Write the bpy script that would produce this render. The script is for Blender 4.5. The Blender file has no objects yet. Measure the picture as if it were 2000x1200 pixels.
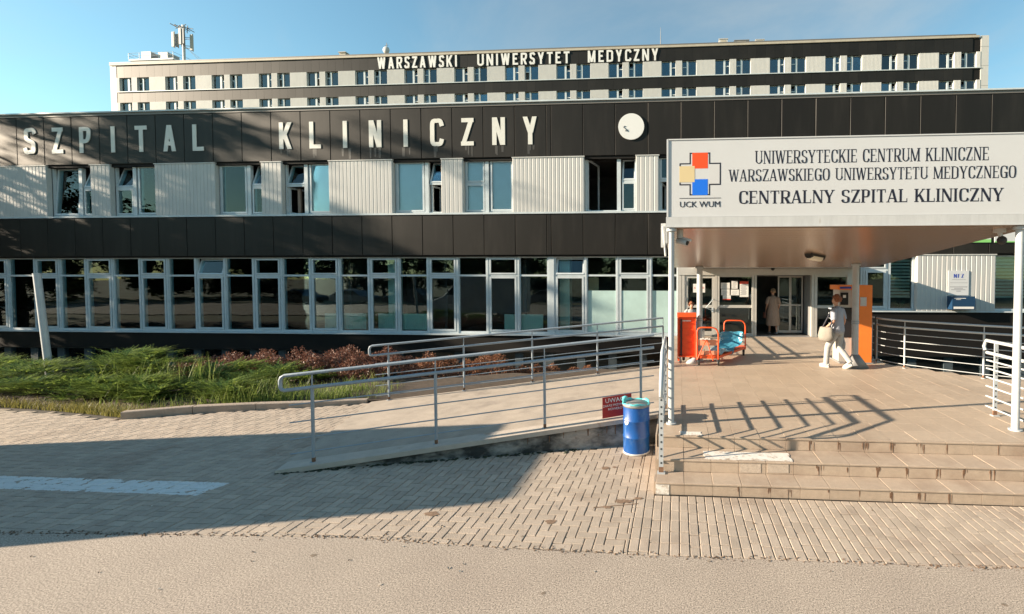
import bpy, math, random
from mathutils import Vector, Matrix
random.seed(7)
R = math.radians
S = bpy.context.scene
COL = S.collection

# ------------------------------------------------------------------ camera, sky, sun, exposure
YAW = math.atan(860.0/13720.0); PITCH = math.atan(24.0/860.0)
cam = bpy.data.cameras.new("camera"); camo = bpy.data.objects.new("camera", cam); COL.objects.link(camo)
camo.location = (0, 0, 2.6); camo.rotation_euler = (R(90)-PITCH, 0, YAW)
cam.sensor_fit = 'HORIZONTAL'; cam.sensor_width = 36.0; cam.lens = 36.0*860/2000
cam.shift_x = (1000-1270)/2000.0; cam.shift_y = (567-600)/2000.0
cam.clip_start = 0.1; cam.clip_end = 3000
S.camera = camo
SUN_AZ, SUN_EL = R(14.2), R(18.0)
sd = Vector((math.cos(SUN_AZ)*math.cos(SUN_EL), math.sin(SUN_AZ)*math.cos(SUN_EL), -math.sin(SUN_EL)))
W = bpy.data.worlds.new("World"); S.world = W; W.use_nodes = True
nt = W.node_tree; bg = nt.nodes["Background"]
sky = nt.nodes.new("ShaderNodeTexSky"); sky.sky_type = 'NISHITA'; sky.sun_disc = False
sky.sun_elevation = SUN_EL; sky.sun_rotation = math.atan2(-sd.x, -sd.y)
sky.air_density = 1.25; sky.dust_density = 0.15; sky.ozone_density = 1.2; sky.altitude = 100
tint = nt.nodes.new("ShaderNodeMix"); tint.data_type = 'RGBA'; tint.blend_type = 'MULTIPLY'; tint.inputs[0].default_value = 1.0; tint.inputs[7].default_value = (.85, 1.13, 1.12, 1)
nt.links.new(sky.outputs[0], tint.inputs[6])
# thin, patchy cloud over the whole sky, thicker towards the horizon
def wn(t, **kw):
    n = nt.nodes.new(t)
    for k_, v_ in kw.items(): setattr(n, k_, v_)
    return n
tc = wn("ShaderNodeTexCoord"); sx_ = wn("ShaderNodeSeparateXYZ"); nt.links.new(tc.outputs['Generated'], sx_.inputs[0])
ad_ = wn("ShaderNodeMath", operation='ADD'); nt.links.new(sx_.outputs[2], ad_.inputs[0]); ad_.inputs[1].default_value = .16
dv_ = wn("ShaderNodeVectorMath", operation='DIVIDE'); cb_ = wn("ShaderNodeCombineXYZ"); [nt.links.new(ad_.outputs[0], cb_.inputs[i]) for i in range(3)]
nt.links.new(tc.outputs['Generated'], dv_.inputs[0]); nt.links.new(cb_.outputs[0], dv_.inputs[1])
ns_ = wn("ShaderNodeTexNoise"); ns_.inputs['Scale'].default_value = .85; ns_.inputs['Detail'].default_value = 9; ns_.inputs['Roughness'].default_value = .58; ns_.inputs['Distortion'].default_value = .4; nt.links.new(dv_.outputs[0], ns_.inputs['Vector'])
cr_ = wn("ShaderNodeMapRange", interpolation_type='SMOOTHSTEP'); cr_.inputs[1].default_value = .47; cr_.inputs[2].default_value = .80; cr_.inputs[3].default_value = 0; cr_.inputs[4].default_value = .55; nt.links.new(ns_.outputs['Fac'], cr_.inputs[0])
cm_ = wn("ShaderNodeMix", data_type='RGBA'); nt.links.new(cr_.outputs[0], cm_.inputs[0]); nt.links.new(tint.outputs[2], cm_.inputs[6]); cm_.inputs[7].default_value = (3.5, 3.7, 3.7, 1)
nt.links.new(cm_.outputs[2], bg.inputs[0]); bg.inputs[1].default_value = 0.064
sun = bpy.data.lights.new("sun", 'SUN'); suno = bpy.data.objects.new("sun", sun); COL.objects.link(suno)
sun.energy = 5.0; sun.angle = R(0.53); sun.color = (1.0, 0.83, 0.63)
suno.rotation_euler = (-sd).to_track_quat('Z', 'Y').to_euler(); suno.location = (-40, -10, 30)
S.view_settings.view_transform = 'Standard'; S.view_settings.look = 'None'
S.view_settings.exposure = 1.5; S.view_settings.gamma = 1.0
S.view_settings.use_curve_mapping = False
S.render.engine = 'CYCLES'
S.cycles.transparent_max_bounces = 24; S.cycles.max_bounces = 8

# ------------------------------------------------------------------ materials
def nodes(m):
    m.use_nodes = True
    return m.node_tree, m.node_tree.nodes["Principled BSDF"]
def mat(name, col, rough=0.6, var=0.0, scale=6.0, bump=0.0, bscale=None, metal=0.0, spec=0.5, island=0.0,
        col2=None, stain=None, stain_scale=1.2, stain_lo=.52, stain_hi=.7, detail=6.0, stretch=None, grain=None):
    m = bpy.data.materials.new(name); t, b = nodes(m)
    b.inputs['Roughness'].default_value = rough; b.inputs['Metallic'].default_value = metal
    b.inputs['Specular IOR Level'].default_value = spec
    c2 = col2 or tuple(max(0, x*(1-var)) for x in col); c1 = col if col2 else tuple(min(1, x*(1+var)) for x in col)
    L = t.links.new; N = t.nodes.new
    geo = N("ShaderNodeNewGeometry"); src = geo.outputs['Position']
    if stretch:
        mp = N("ShaderNodeVectorMath"); mp.operation = 'MULTIPLY'; mp.inputs[1].default_value = stretch; L(src, mp.inputs[0]); src = mp.outputs[0]
    out = None
    if var > 0 or col2:
        n = N("ShaderNodeTexNoise"); n.inputs['Scale'].default_value = scale; n.inputs['Detail'].default_value = detail; n.inputs['Roughness'].default_value = .65
        L(src, n.inputs['Vector'])
        r = N("ShaderNodeMapRange"); r.inputs[1].default_value = .3; r.inputs[2].default_value = .7; L(n.outputs['Fac'], r.inputs[0])
        mx = N("ShaderNodeMix"); mx.data_type = 'RGBA'; L(r.outputs[0], mx.inputs[0])
        mx.inputs[6].default_value = (*c2, 1); mx.inputs[7].default_value = (*c1, 1); out = mx.outputs[2]
    if stain:
        n = N("ShaderNodeTexNoise"); n.inputs['Scale'].default_value = stain_scale; n.inputs['Detail'].default_value = 7; n.inputs['Roughness'].default_value = .6
        L(src, n.inputs['Vector'])
        r = N("ShaderNodeMapRange"); r.inputs[1].default_value = stain_lo; r.inputs[2].default_value = stain_hi; L(n.outputs['Fac'], r.inputs[0])
        mx = N("ShaderNodeMix"); mx.data_type = 'RGBA'; L(r.outputs[0], mx.inputs[0])
        if out: L(out, mx.inputs[6])
        else: mx.inputs[6].default_value = (*col, 1)
        mx.inputs[7].default_value = (*stain, 1); out = mx.outputs[2]
    if grain:
        n = N("ShaderNodeTexNoise"); n.inputs['Scale'].default_value = grain[0]; n.inputs['Detail'].default_value = 3; n.inputs['Roughness'].default_value = .85; L(geo.outputs['Position'], n.inputs['Vector'])
        r = N("ShaderNodeMapRange"); r.inputs[1].default_value = .3; r.inputs[2].default_value = .7; r.inputs[3].default_value = 1-grain[1]; r.inputs[4].default_value = 1+grain[1]; L(n.outputs['Fac'], r.inputs[0])
        hv = N("ShaderNodeHueSaturation"); L(r.outputs[0], hv.inputs['Value'])
        if out: L(out, hv.inputs['Color'])
        else: hv.inputs['Color'].default_value = (*col, 1)
        out = hv.outputs[0]
    if island > 0:
        oi = N("ShaderNodeObjectInfo")
        ad = N("ShaderNodeMath"); ad.operation = 'ADD'; L(geo.outputs['Random Per Island'], ad.inputs[0]); L(oi.outputs['Random'], ad.inputs[1])
        fr = N("ShaderNodeMath"); fr.operation = 'FRACT'; L(ad.outputs[0], fr.inputs[0])
        r = N("ShaderNodeMapRange"); r.inputs[3].default_value = 1-island; r.inputs[4].default_value = 1+island; L(fr.outputs[0], r.inputs[0])
        hv = N("ShaderNodeHueSaturation"); L(r.outputs[0], hv.inputs['Value'])
        if out: L(out, hv.inputs['Color'])
        else: hv.inputs['Color'].default_value = (*col, 1)
        out = hv.outputs[0]
    if out: L(out, b.inputs['Base Color'])
    else: b.inputs['Base Color'].default_value = (*col, 1)
    if bump > 0:
        n = N("ShaderNodeTexNoise"); n.inputs['Scale'].default_value = bscale or scale*4; n.inputs['Detail'].default_value = 5; L(src, n.inputs['Vector'])
        bp = N("ShaderNodeBump"); bp.inputs['Strength'].default_value = bump; bp.inputs['Distance'].default_value = .01
        L(n.outputs['Fac'], bp.inputs['Height']); L(bp.outputs[0], b.inputs['Normal'])
    return m
def glass(name, tint=(.55, .72, .70), ior=1.52, wob=.004, wscale=1.3):
    m = bpy.data.materials.new(name); m.use_nodes = True; t = m.node_tree; t.nodes.remove(t.nodes["Principled BSDF"])
    N = t.nodes.new; L = t.links.new; out = t.nodes["Material Output"]
    tr = N("ShaderNodeBsdfTransparent"); tr.inputs[0].default_value = (*tint, 1)
    gl = N("ShaderNodeBsdfGlossy"); gl.inputs['Roughness'].default_value = .012; gl.inputs[0].default_value = (.86, .98, 1, 1)
    fr = N("ShaderNodeFresnel"); fr.inputs[0].default_value = ior
    geo = N("ShaderNodeNewGeometry"); n = N("ShaderNodeTexNoise"); n.inputs['Scale'].default_value = wscale; n.inputs['Detail'].default_value = 1; L(geo.outputs['Position'], n.inputs['Vector'])
    bp = N("ShaderNodeBump"); bp.inputs['Strength'].default_value = .5; bp.inputs['Distance'].default_value = wob; L(n.outputs['Fac'], bp.inputs['Height'])
    L(bp.outputs[0], gl.inputs['Normal'])
    mul = N("ShaderNodeMath"); mul.operation = 'MULTIPLY'; mul.inputs[1].default_value = 1.1; mul.use_clamp = True; L(fr.outputs[0], mul.inputs[0])
    mx = N("ShaderNodeMixShader"); L(mul.outputs[0], mx.inputs[0]); L(tr.outputs[0], mx.inputs[1]); L(gl.outputs[0], mx.inputs[2]); L(mx.outputs[0], out.inputs[0])
    return m
def leafmat(name, c1, c2, trans=.35, island=.35, rough=.5, spec=.3):
    m = bpy.data.materials.new(name); t, b = nodes(m); N = t.nodes.new; L = t.links.new
    geo = N("ShaderNodeNewGeometry"); mx = N("ShaderNodeMix"); mx.data_type = 'RGBA'
    L(geo.outputs['Random Per Island'], mx.inputs[0]); mx.inputs[6].default_value = (*c1, 1); mx.inputs[7].default_value = (*c2, 1)
    L(mx.outputs[2], b.inputs['Base Color']); b.inputs['Roughness'].default_value = rough; b.inputs['Specular IOR Level'].default_value = spec
    tl = N("ShaderNodeBsdfTranslucent"); L(mx.outputs[2], tl.inputs[0])
    ms = N("ShaderNodeMixShader"); ms.inputs[0].default_value = trans; out = t.nodes["Material Output"]
    L(b.outputs[0], ms.inputs[1]); L(tl.outputs[0], ms.inputs[2]); L(ms.outputs[0], out.inputs[0])
    return m

# ------------------------------------------------------------------ mesh builder
class MB:
    def __init__(s): s.v = []; s.f = []; s.m = []; s.sm = []
    def add(s, vs, fs, mi=0, smooth=False):
        o = len(s.v); s.v += [tuple(p) for p in vs]
        for f in fs: s.f.append(tuple(i+o for i in f)); s.m.append(mi); s.sm.append(smooth)
    def box(s, x0, x1, y0, y1, z0, z1, mi=0):
        s.add([(x0,y0,z0),(x1,y0,z0),(x1,y1,z0),(x0,y1,z0),(x0,y0,z1),(x1,y0,z1),(x1,y1,z1),(x0,y1,z1)],
              [(0,3,2,1),(4,5,6,7),(0,1,5,4),(1,2,6,5),(2,3,7,6),(3,0,4,7)], mi)
    def bbox(s, x0, x1, y0, y1, z0, z1, b=.004, mi=0):   # box with bevelled top edges
        s.add([(x0,y0,z0),(x1,y0,z0),(x1,y1,z0),(x0,y1,z0),(x0,y0,z1-b),(x1,y0,z1-b),(x1,y1,z1-b),(x0,y1,z1-b),
               (x0+b,y0+b,z1),(x1-b,y0+b,z1),(x1-b,y1-b,z1),(x0+b,y1-b,z1)],
              [(0,1,5,4),(1,2,6,5),(2,3,7,6),(3,0,4,7),(4,5,9,8),(5,6,10,9),(6,7,11,10),(7,4,8,11),(8,9,10,11)], mi)
    def frame(s, x0, x1, z0, z1, y0, y1, w, wb=None, mi=0):   # rectangular ring in the XZ plane
        wb = wb or w
        s.box(x0, x0+w, y0, y1, z0, z1, mi); s.box(x1-w, x1, y0, y1, z0, z1, mi)
        s.box(x0+w, x1-w, y0+.002, y1-.002, z0, z0+wb, mi); s.box(x0+w, x1-w, y0+.002, y1-.002, z1-w, z1, mi)
    def tube(s, pts, r, n=8, mi=0, cap=True, smooth=True, sx=1.0):
        pts = [Vector(p) for p in pts]; k = len(pts); rs = r if isinstance(r, (list, tuple)) else [r]*k
        rings = []; up = None
        for i, p in enumerate(pts):
            d = (pts[min(i+1, k-1)]-pts[max(i-1, 0)])
            d = d.normalized() if d.length > 1e-9 else Vector((0,0,1))
            if up is None: up = Vector((0,0,1)) if abs(d.z) < .9 else Vector((1,0,0))
            a = d.cross(up)
            if a.length < 1e-4: a = d.cross(Vector((0,1,0)))
            a.normalize(); b = a.cross(d).normalized(); up = b
            rings.append([p+(a*math.cos(2*math.pi*j/n)*sx+b*math.sin(2*math.pi*j/n))*rs[i] for j in range(n)])
        vs = [q for ring in rings for q in ring]; fs = []
        for i in range(k-1):
            for j in range(n):
                j2 = (j+1) % n; fs.append((i*n+j, i*n+j2, (i+1)*n+j2, (i+1)*n+j))
        s.add(vs, fs, mi, smooth)
        if cap:
            s.add(rings[0], [tuple(range(n-1, -1, -1))], mi); s.add(rings[-1], [tuple(range(n))], mi)
    def loft(s, secs, n=14, mi=0, smooth=True):   # secs: (x,y,z,rx,ry[,rot])
        vs = []; fs = []
        for q in secs:
            x, y, z, rx, ry = q[:5]; ro = q[5] if len(q) > 5 else 0
            for j in range(n):
                a = 2*math.pi*j/n; u = rx*math.cos(a); w = ry*math.sin(a)
                vs.append((x+u*math.cos(ro)-w*math.sin(ro), y+u*math.sin(ro)+w*math.cos(ro), z))
        k = len(secs)
        for i in range(k-1):
            for j in range(n):
                j2 = (j+1) % n; fs.append((i*n+j, i*n+j2, (i+1)*n+j2, (i+1)*n+j))
        fs.append(tuple(range(n-1, -1, -1))); fs.append(tuple((k-1)*n+j for j in range(n)))
        s.add(vs, fs, mi, smooth)
    def prism(s, poly, z0, z1, mi=0):
        n = len(poly); vs = [(x, y, z0) for x, y in poly]+[(x, y, z1) for x, y in poly]
        fs = [tuple(range(n-1, -1, -1)), tuple(range(n, 2*n))]+[(i, (i+1) % n, n+(i+1) % n, n+i) for i in range(n)]
        s.add(vs, fs, mi)
    def xzprism(s, poly, y0, y1, mi=0):   # polygon in XZ (counter-clockwise seen from -Y) from y0 (front) to y1
        n = len(poly); vs = [(x, y0, z) for x, z in poly]+[(x, y1, z) for x, z in poly]
        fs = [tuple(range(n)), tuple(range(2*n-1, n-1, -1))]+[(i, n+i, n+(i+1) % n, (i+1) % n) for i in range(n)]
        s.add(vs, fs, mi)
    def sphere(s, c, r, n=10, m=7, sc=(1,1,1), mi=0):
        vs = []; fs = []
        for i in range(m+1):
            th = math.pi*i/m
            for j in range(n):
                a = 2*math.pi*j/n; vs.append((c[0]+r*sc[0]*math.sin(th)*math.cos(a), c[1]+r*sc[1]*math.sin(th)*math.sin(a), c[2]+r*sc[2]*math.cos(th)))
        for i in range(m):
            for j in range(n):
                j2 = (j+1) % n; fs.append((i*n+j, (i+1)*n+j, (i+1)*n+j2, i*n+j2))
        s.add(vs, fs, mi, True)
    def mesh(s, name, mats, origin=(0,0,0)):
        me = bpy.data.meshes.new(name); ox, oy, oz = origin
        me.from_pydata([(x-ox, y-oy, z-oz) for x, y, z in s.v], [], s.f)
        for m in (mats if isinstance(mats, (list, tuple)) else [mats]): me.materials.append(m)
        me.polygons.foreach_set("material_index", s.m); me.polygons.foreach_set("use_smooth", s.sm); me.update()
        return me
ORG = {}
def worg(o): return ORG.get(o.name, (0, 0, 0)) if o else (0, 0, 0)
def build(name, mb, mats, parent=None, label=None, origin=None, kind=None):
    og = origin if origin is not None else worg(parent)
    o = bpy.data.objects.new(name, mb.mesh(name, mats, og)); COL.objects.link(o)
    po = worg(parent)
    o.location = tuple(a-b for a, b in zip(og, po)); ORG[o.name] = og
    if parent: o.parent = parent
    if label: o['label'] = label
    if kind: o['kind'] = kind
    return o
def inst(name, me, parent, loc, rot=(0,0,0), sc=None):
    o = bpy.data.objects.new(name, me); COL.objects.link(o); po = worg(parent)
    o.location = tuple(a-b for a, b in zip(loc, po)); o.rotation_euler = rot
    if sc: o.scale = sc
    if parent: o.parent = parent
    ORG[o.name] = loc
    return o
def tag(o, label, cat, group=None):
    o['label'] = label; o['category'] = cat
    if group: o['group'] = group
    return o
def thing(name, label, cat, loc=(0,0,0), group=None):
    o = bpy.data.objects.new(name, None); COL.objects.link(o); o.location = loc; o.empty_display_size = .2; ORG[o.name] = tuple(loc)
    return tag(o, label, cat, group)
def copy_tree(o, parent=None):
    c = o.copy(); COL.objects.link(c)
    if parent: c.parent = parent
    for ch in [x for x in o.children]: copy_tree(ch, c)
    return c
def tile_inst(name, cache, key, mk, parent, loc):
    if key not in cache: cache[key] = mk()
    return inst(name, cache[key], parent, loc)

# ------------------------------------------------------------------ stroke lettering (front faces -Y)
def curve(pts, n=5):   # Catmull-Rom
    P = [pts[0]]+list(pts)+[pts[-1]]; out = []
    for i in range(1, len(P)-2):
        p0, p1, p2, p3 = P[i-1], P[i], P[i+1], P[i+2]
        for k in range(n):
            t = k/n
            out.append(tuple(.5*((2*p1[a])+(-p0[a]+p2[a])*t+(2*p0[a]-5*p1[a]+4*p2[a]-p3[a])*t*t+(-p0[a]+3*p1[a]-3*p2[a]+p3[a])*t**3) for a in (0, 1)))
    out.append(pts[-1]); return out
WID = dict(F=.76, I=.34, L=.78, T=.86, E=.8, U=.98, N=1.0, K=.95, Z=.84, P=.82, R=.92, S=.78, C=.88, G=.95, O=.98, D=.96, A=.98, W=1.35, Y=.95, M=1.22)
def glyph(ch, w, t, th, serif):
    """list of ('poly', pts) in a box w x 1; t thick stroke, th thin stroke"""
    out = []
    tn = t if not serif else th*1.35
    def rect(x0, y0, x1, y1): out.append([(x0, y0), (x1, y0), (x1, y1), (x0, y1)])
    def ser(x, y, ww):   # slab serif
        rect(x-ww/2, y, x+ww/2, y+th*.8) if y < .5 else rect(x-ww/2, y-th*.8, x+ww/2, y)
    def stem(x, tt, y0=0, y1=1, b=True, u=True):
        rect(x-tt/2, y0, x+tt/2, y1)
        if serif:
            if b and y0 == 0: ser(x, 0, tt*1.0+.2)
            if u and y1 == 1: ser(x, 1, tt*1.0+.2)
    def diag(xa, ya, xb, yb, tt, sa=False, sb=False):
        L = math.hypot(xb-xa, yb-ya); h = tt/2*L/max(abs(yb-ya), .01)
        if ya > yb: xa, ya, xb, yb, sa, sb = xb, yb, xa, ya, sb, sa
        out.append([(xa-h, ya), (xa+h, ya), (xb+h, yb), (xb-h, yb)])
        if serif:
            if sa: ser(xa, 0, tt+.22)
            if sb: ser(xb, 1, tt+.22)
    def cur(pts, n=5):
        p = curve(pts, n); L = []; Rr = []
        for i in range(len(p)):
            a = p[max(i-1, 0)]; b = p[min(i+1, len(p)-1)]; dx, dy = b[0]-a[0], b[1]-a[1]; l = math.hypot(dx, dy) or 1
            k = (dy/l)**2; hw = (th+(t-th)*k)/2; nx, ny = -dy/l*hw, dx/l*hw
            L.append((p[i][0]+nx, p[i][1]+ny)); Rr.append((p[i][0]-nx, p[i][1]-ny))
        for i in range(len(p)-1): out.append([Rr[i], Rr[i+1], L[i+1], L[i]])
    def hbar(y, x0, x1, tick=0):
        rect(x0, y-th/2, x1, y+th/2)
        if serif and tick:
            rect(x1-th*.8, min(y, y+tick), x1, max(y, y+tick))
    a, b = t/2+(.05 if serif else 0), w-t/2-(.03 if serif else 0)
    y0, y1 = th/2, 1-th/2
    if ch == 'I': stem(w/2, t)
    elif ch == 'L': stem(a, t); hbar(y0, a, w, .26)
    elif ch == 'T':
        stem(w/2, t, u=False); hbar(y1, 0, w, -.22)
        if serif: rect(0, .8, th*.8, 1)
    elif ch == 'E': stem(a, t); hbar(y0, a, w, .24); hbar(y1, a, w*.95, -.22); hbar(.52, a, w*.78); 
    elif ch == 'F': stem(a, t); hbar(y1, a, w*.95, -.22); hbar(.52, a, w*.78)
    elif ch == 'U':
        xr = w-tn/2-(.06 if serif else 0)
        stem(a, t, .3, 1); stem(xr, tn, .3, 1); cur([(a, .32), (a+.03, .16), (w/2, y0), (xr-.03, .16), (xr, .32)])
    elif ch == 'N':
        xr = w-tn/2-(.06 if serif else 0); xl = tn/2+(.07 if serif else 0)
        stem(xl, tn, u=False); stem(xr, tn, b=False); diag(xl+.02, 1, xr-.02, 0, t*.95)
        if serif: rect(0, 1-th*.8, xl+.05, 1)
    elif ch == 'K':
        stem(a, t); diag(a+t*.3, .36, b, 1, tn, False, True); diag(w-t*.55, 0, a+t*.75+(.1 if serif else 0), .58, t, True, False)
    elif ch == 'Z':
        hbar(y0, 0, w, .24); hbar(y1, 0.02, w)
        if serif: rect(.02, .78, .02+th*.8, 1)
        diag(t*.62, th*.6, w-t*.62, 1-th*.6, t)
    elif ch in 'PR':
        stem(a, t); cur([(a, y1), (w*.6, y1), (b-.01, .88), (b, .73), (b-.03, .56), (w*.6, .44+th*.1), (a, .44+th*.1)])
        if ch == 'R': diag(w-t*.55, 0, w*.5, .46, t, True, False)
    elif ch == 'S':
        cur([(w*.93, .78), (w*.78, .93), (w*.5, y1), (w*.2, .9), (t*.55, .74), (w*.22, .58), (w*.5, .5), (w*.78, .42), (w-t*.55, .26), (w*.78, .09), (w*.5, y0), (w*.2, .07), (w*.06, .24)])
    elif ch in 'CG':
        cur([(w*.95, .73), (w*.82, .91), (w*.55, y1), (w*.22, .88), (t*.55, .5), (w*.22, .12), (w*.55, y0), (w*.82, .09), (w*.95, .26)])
        if ch == 'G': stem(b, t, .02, .45, False, False); rect(w*.58, .42, w, .42+th)
        if serif: rect(w*.93-th*.4, .68, w*.93+th*.4, .97)
    elif ch == 'O':
        cur([(w/2, y1), (w*.2, .88), (t*.55, .5), (w*.2, .12), (w/2, y0), (w*.8, .12), (w-t*.55, .5), (w*.8, .88), (w/2, y1)])
    elif ch == 'D':
        stem(a, t); cur([(a, y1), (w*.5, y1), (w*.84, .85), (b, .5), (w*.84, .15), (w*.5, y0), (a, y0)])
    elif ch == 'A':
        diag(tn/2+.02, 0, w/2-.02, 1, tn, True, False); diag(w-t/2-.02, 0, w/2, 1, t, True, False); hbar(.3, w*.22, w*.8)
    elif ch == 'W':
        q = w/4; diag(q*.0+t*.5, 1, q*1.05+t*.25, 0, t, True, True) if not serif else (diag(t*.45, 1, q*1.15, 0, t), ser(t*.5, 1, t+.2))
        diag(q*1.2, 0, w/2, 1, tn); diag(w/2, 1, w-q*1.15, 0, t)
        diag(w-q*1.1, 0, w-tn/2-.03, 1, tn)
        if serif: ser(w-tn, 1, tn+.22)
    elif ch == 'Y':
        stem(w/2, t, 0, .48, u=False); diag(t*.5, 1, w/2, .42, t); diag(w-tn/2-.03, 1, w/2+.02, .42, tn)
        if serif: ser(t*.55, 1, t+.2); ser(w-tn, 1, tn+.22)
    elif ch == 'M':
        stem(tn/2+.03, tn, u=False); stem(w-t/2-.03, t); diag(tn/2+.05, 1, w/2-.02, .02, t*.9); diag(w/2, .02, w-t/2-.05, 1, tn)
        if serif: rect(0, 1-th*.8, tn+.05, 1)
    return out
def put_glyph(mb, ch, x, z, sx, h, t, th, serif, y, d, wscale=1.0):
    w = WID[ch]*wscale
    for k, poly in enumerate(glyph(ch, w, t, th, serif)):
        e = k*min(.0004, d*.05)
        pts = [(x+px*sx*h, z+pz*h) for px, pz in poly]
        ar = sum(pts[i][0]*pts[(i+1) % 4][1]-pts[(i+1) % 4][0]*pts[i][1] for i in range(4))
        if ar < 0: pts = pts[::-1]
        mb.xzprism(pts, y-d-e, y)
def text_width(s, gap, wscale=1.0, space=.45): return sum((WID[c]*wscale if c != ' ' else space)+gap for c in s)-gap
def put_text(mb, s, x0, x1, z, h, t, th, serif, y, d=.004, gap=.1, wscale=1.0, space=.42, parent=None, m_=None):
    sx = (x1-x0)/h/text_width(s, gap, wscale, space); x = x0
    for c in s:
        if c != ' ':
            if parent: mb = MB()
            put_glyph(mb, c, x, z, sx, h, t/1.0, th, serif, y, d, wscale)
            if parent: build("letter", mb, m_, parent)
        x += ((WID[c]*wscale if c != ' ' else space)+gap)*sx*h
def font_mesh(name, s, size, m, loc, rot, parent, extrude=.001, align='CENTER', sx=1.0, offset=0.0):
    cu = bpy.data.curves.new(name, 'FONT'); cu.body = s; cu.size = size; cu.extrude = extrude; cu.align_x = align; cu.offset = offset; cu.resolution_u = 2
    tmp = bpy.data.objects.new(name, cu); COL.objects.link(tmp); bpy.context.view_layer.update()
    me = bpy.data.meshes.new_from_object(tmp.evaluated_get(bpy.context.evaluated_depsgraph_get())); me.name = name
    bpy.data.objects.remove(tmp); bpy.data.curves.remove(cu)
    me.materials.clear(); me.materials.append(m)
    return inst(name, me, parent, loc, rot, (sx, 1, 1))
# ------------------------------------------------------------------ palette
M_asphalt = mat("asphalt", (.39,.325,.265), .9, .10, 1.1, .14, 160, detail=8, grain=(80, 1.0), stain=(.30,.245,.20), stain_scale=.7, stain_lo=.47, stain_hi=.78, col2=(.335,.28,.228))
M_soil = mat("soil", (.07,.05,.035), .95, .35, 9, .6)
M_ground = mat("ground_mat", (.16,.15,.09), .95, .3, 2.0, .5)
M_bedding = mat("joint_sand", (.05,.042,.034), .95, .3, 20)
M_conc = mat("concrete", (.365,.31,.255), .85, .14, 3.0, .5, 60, grain=(60,.12), stain=(.20,.17,.145), stain_scale=1.6, stain_lo=.56, stain_hi=.8)
M_concwall = mat("concrete_weathered", (.34,.32,.29), .9, .25, 4.0, .8, 25, stain=(.045,.045,.042), stain_scale=2.4, stain_lo=.40, stain_hi=.60, stretch=(1,1,1.6))
M_edge = mat("concrete_edging", (.46,.40,.34), .8, .12, 5, .4, 50, stain=(.30,.17,.09), stain_scale=2.2, stain_lo=.62, stain_hi=.78)
M_kerb = mat("kerb_stone_mat", (.36,.29,.235), .88, .14, 6, .5, island=.06)
M_tile = mat("terrazzo_tile", (.43,.345,.265), .55, .07, 18, .25, 160, grain=(110,.10), island=.055, stain=(.345,.27,.205), stain_scale=.9, stain_lo=.5, stain_hi=.75)
M_grout = mat("tile_grout", (.23,.18,.14), .9)
M_step = mat("step_tile_mat", (.41,.325,.25), .6, .08, 14, .3, 120, grain=(110,.10), island=.05, stain=(.33,.25,.19), stain_scale=2.3, stain_lo=.5, stain_hi=.7)
M_patch = mat("worn_white_paint", (.68,.65,.60), .8, .1, 12, .4, stain=(.40,.32,.25), stain_scale=11, stain_lo=.52, stain_hi=.66)
M_rust = mat("rust_stain", (.15,.085,.05), .9, .3, 30)
M_rust2 = mat("rust_stain_orange", (.20,.105,.06), .9, .3, 30)
def paver_mat():
    m = mat("paver", (.40,.33,.265), .85, .10, 5.0, .5, 90, island=.10, grain=(100,.18), stain=(.26,.195,.15), stain_scale=1.1, stain_lo=.53, stain_hi=.80)
    t = m.node_tree; b = t.nodes["Principled BSDF"]; N = t.nodes.new; L = t.links.new
    src = b.inputs['Base Color'].links[0].from_socket
    geo = N("ShaderNodeNewGeometry"); sp = N("ShaderNodeSeparateXYZ"); L(geo.outputs['Position'], sp.inputs[0])
    def mth(op, a, c):
        n = N("ShaderNodeMath"); n.operation = op
        for i, q in enumerate((a, c)):
            if isinstance(q, (int, float)): n.inputs[i].default_value = q
            else: L(q, n.inputs[i])
        return n.outputs[0]
    ns = N("ShaderNodeTexNoise"); ns.inputs['Scale'].default_value = 22; L(geo.outputs['Position'], ns.inputs['Vector'])
    wob = mth('MULTIPLY', mth('SUBTRACT', ns.outputs[0], .5), .05)
    y = mth('ADD', sp.outputs[1], wob); x = mth('ADD', mth('ADD', sp.outputs[0], wob), mth('MULTIPLY', mth('SUBTRACT', sp.outputs[1], 5.0), -.25))
    k = mth('MULTIPLY', mth('MULTIPLY', mth('GREATER_THAN', y, 4.85), mth('LESS_THAN', y, 5.17)), mth('LESS_THAN', x, -5.70))
    ns2 = N("ShaderNodeTexNoise"); ns2.inputs['Scale'].default_value = 9; ns2.inputs['Detail'].default_value = 6; L(geo.outputs['Position'], ns2.inputs['Vector'])
    worn = mth('LESS_THAN', ns2.outputs[0], .60)
    k = mth('MULTIPLY', k, mth('MULTIPLY', worn, .92))
    mx = N("ShaderNodeMix"); mx.data_type = 'RGBA'; L(k, mx.inputs[0]); L(src, mx.inputs[6]); mx.inputs[7].default_value = (.68,.69,.68,1)
    L(mx.outputs[2], b.inputs['Base Color']); return m
M_paver = paver_mat()
M_black = mat("black_panel_enamel", (.0145,.0125,.0105), .47, .12, .9, .05, 6, spec=.21, stain=(.027,.0235,.020), stain_scale=1.0, stain_lo=.5, stain_hi=.8, stretch=(2.2,2.2,.35), island=.14)
M_blackt = mat("tower_panel_enamel", (.016,.0145,.0125), .45, .15, .6, .0, spec=.22, island=.14)
M_plinth = mat("plinth_black", (.008,.0068,.006), .75, .2, 1.5, spec=.25)
M_white = mat("white_cladding", (.49,.485,.465), .55, .05, 1.6, .1, 3, stain=(.47,.455,.42), stain_scale=.8, stain_lo=.6, stain_hi=.8, stretch=(2,2,.5))
M_pvc = mat("white_pvc_frame", (.50,.55,.57), .4, .08, 4)
M_alu = mat("grey_aluminium", (.52,.50,.46), .45, .06, 5, metal=.25)
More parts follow.
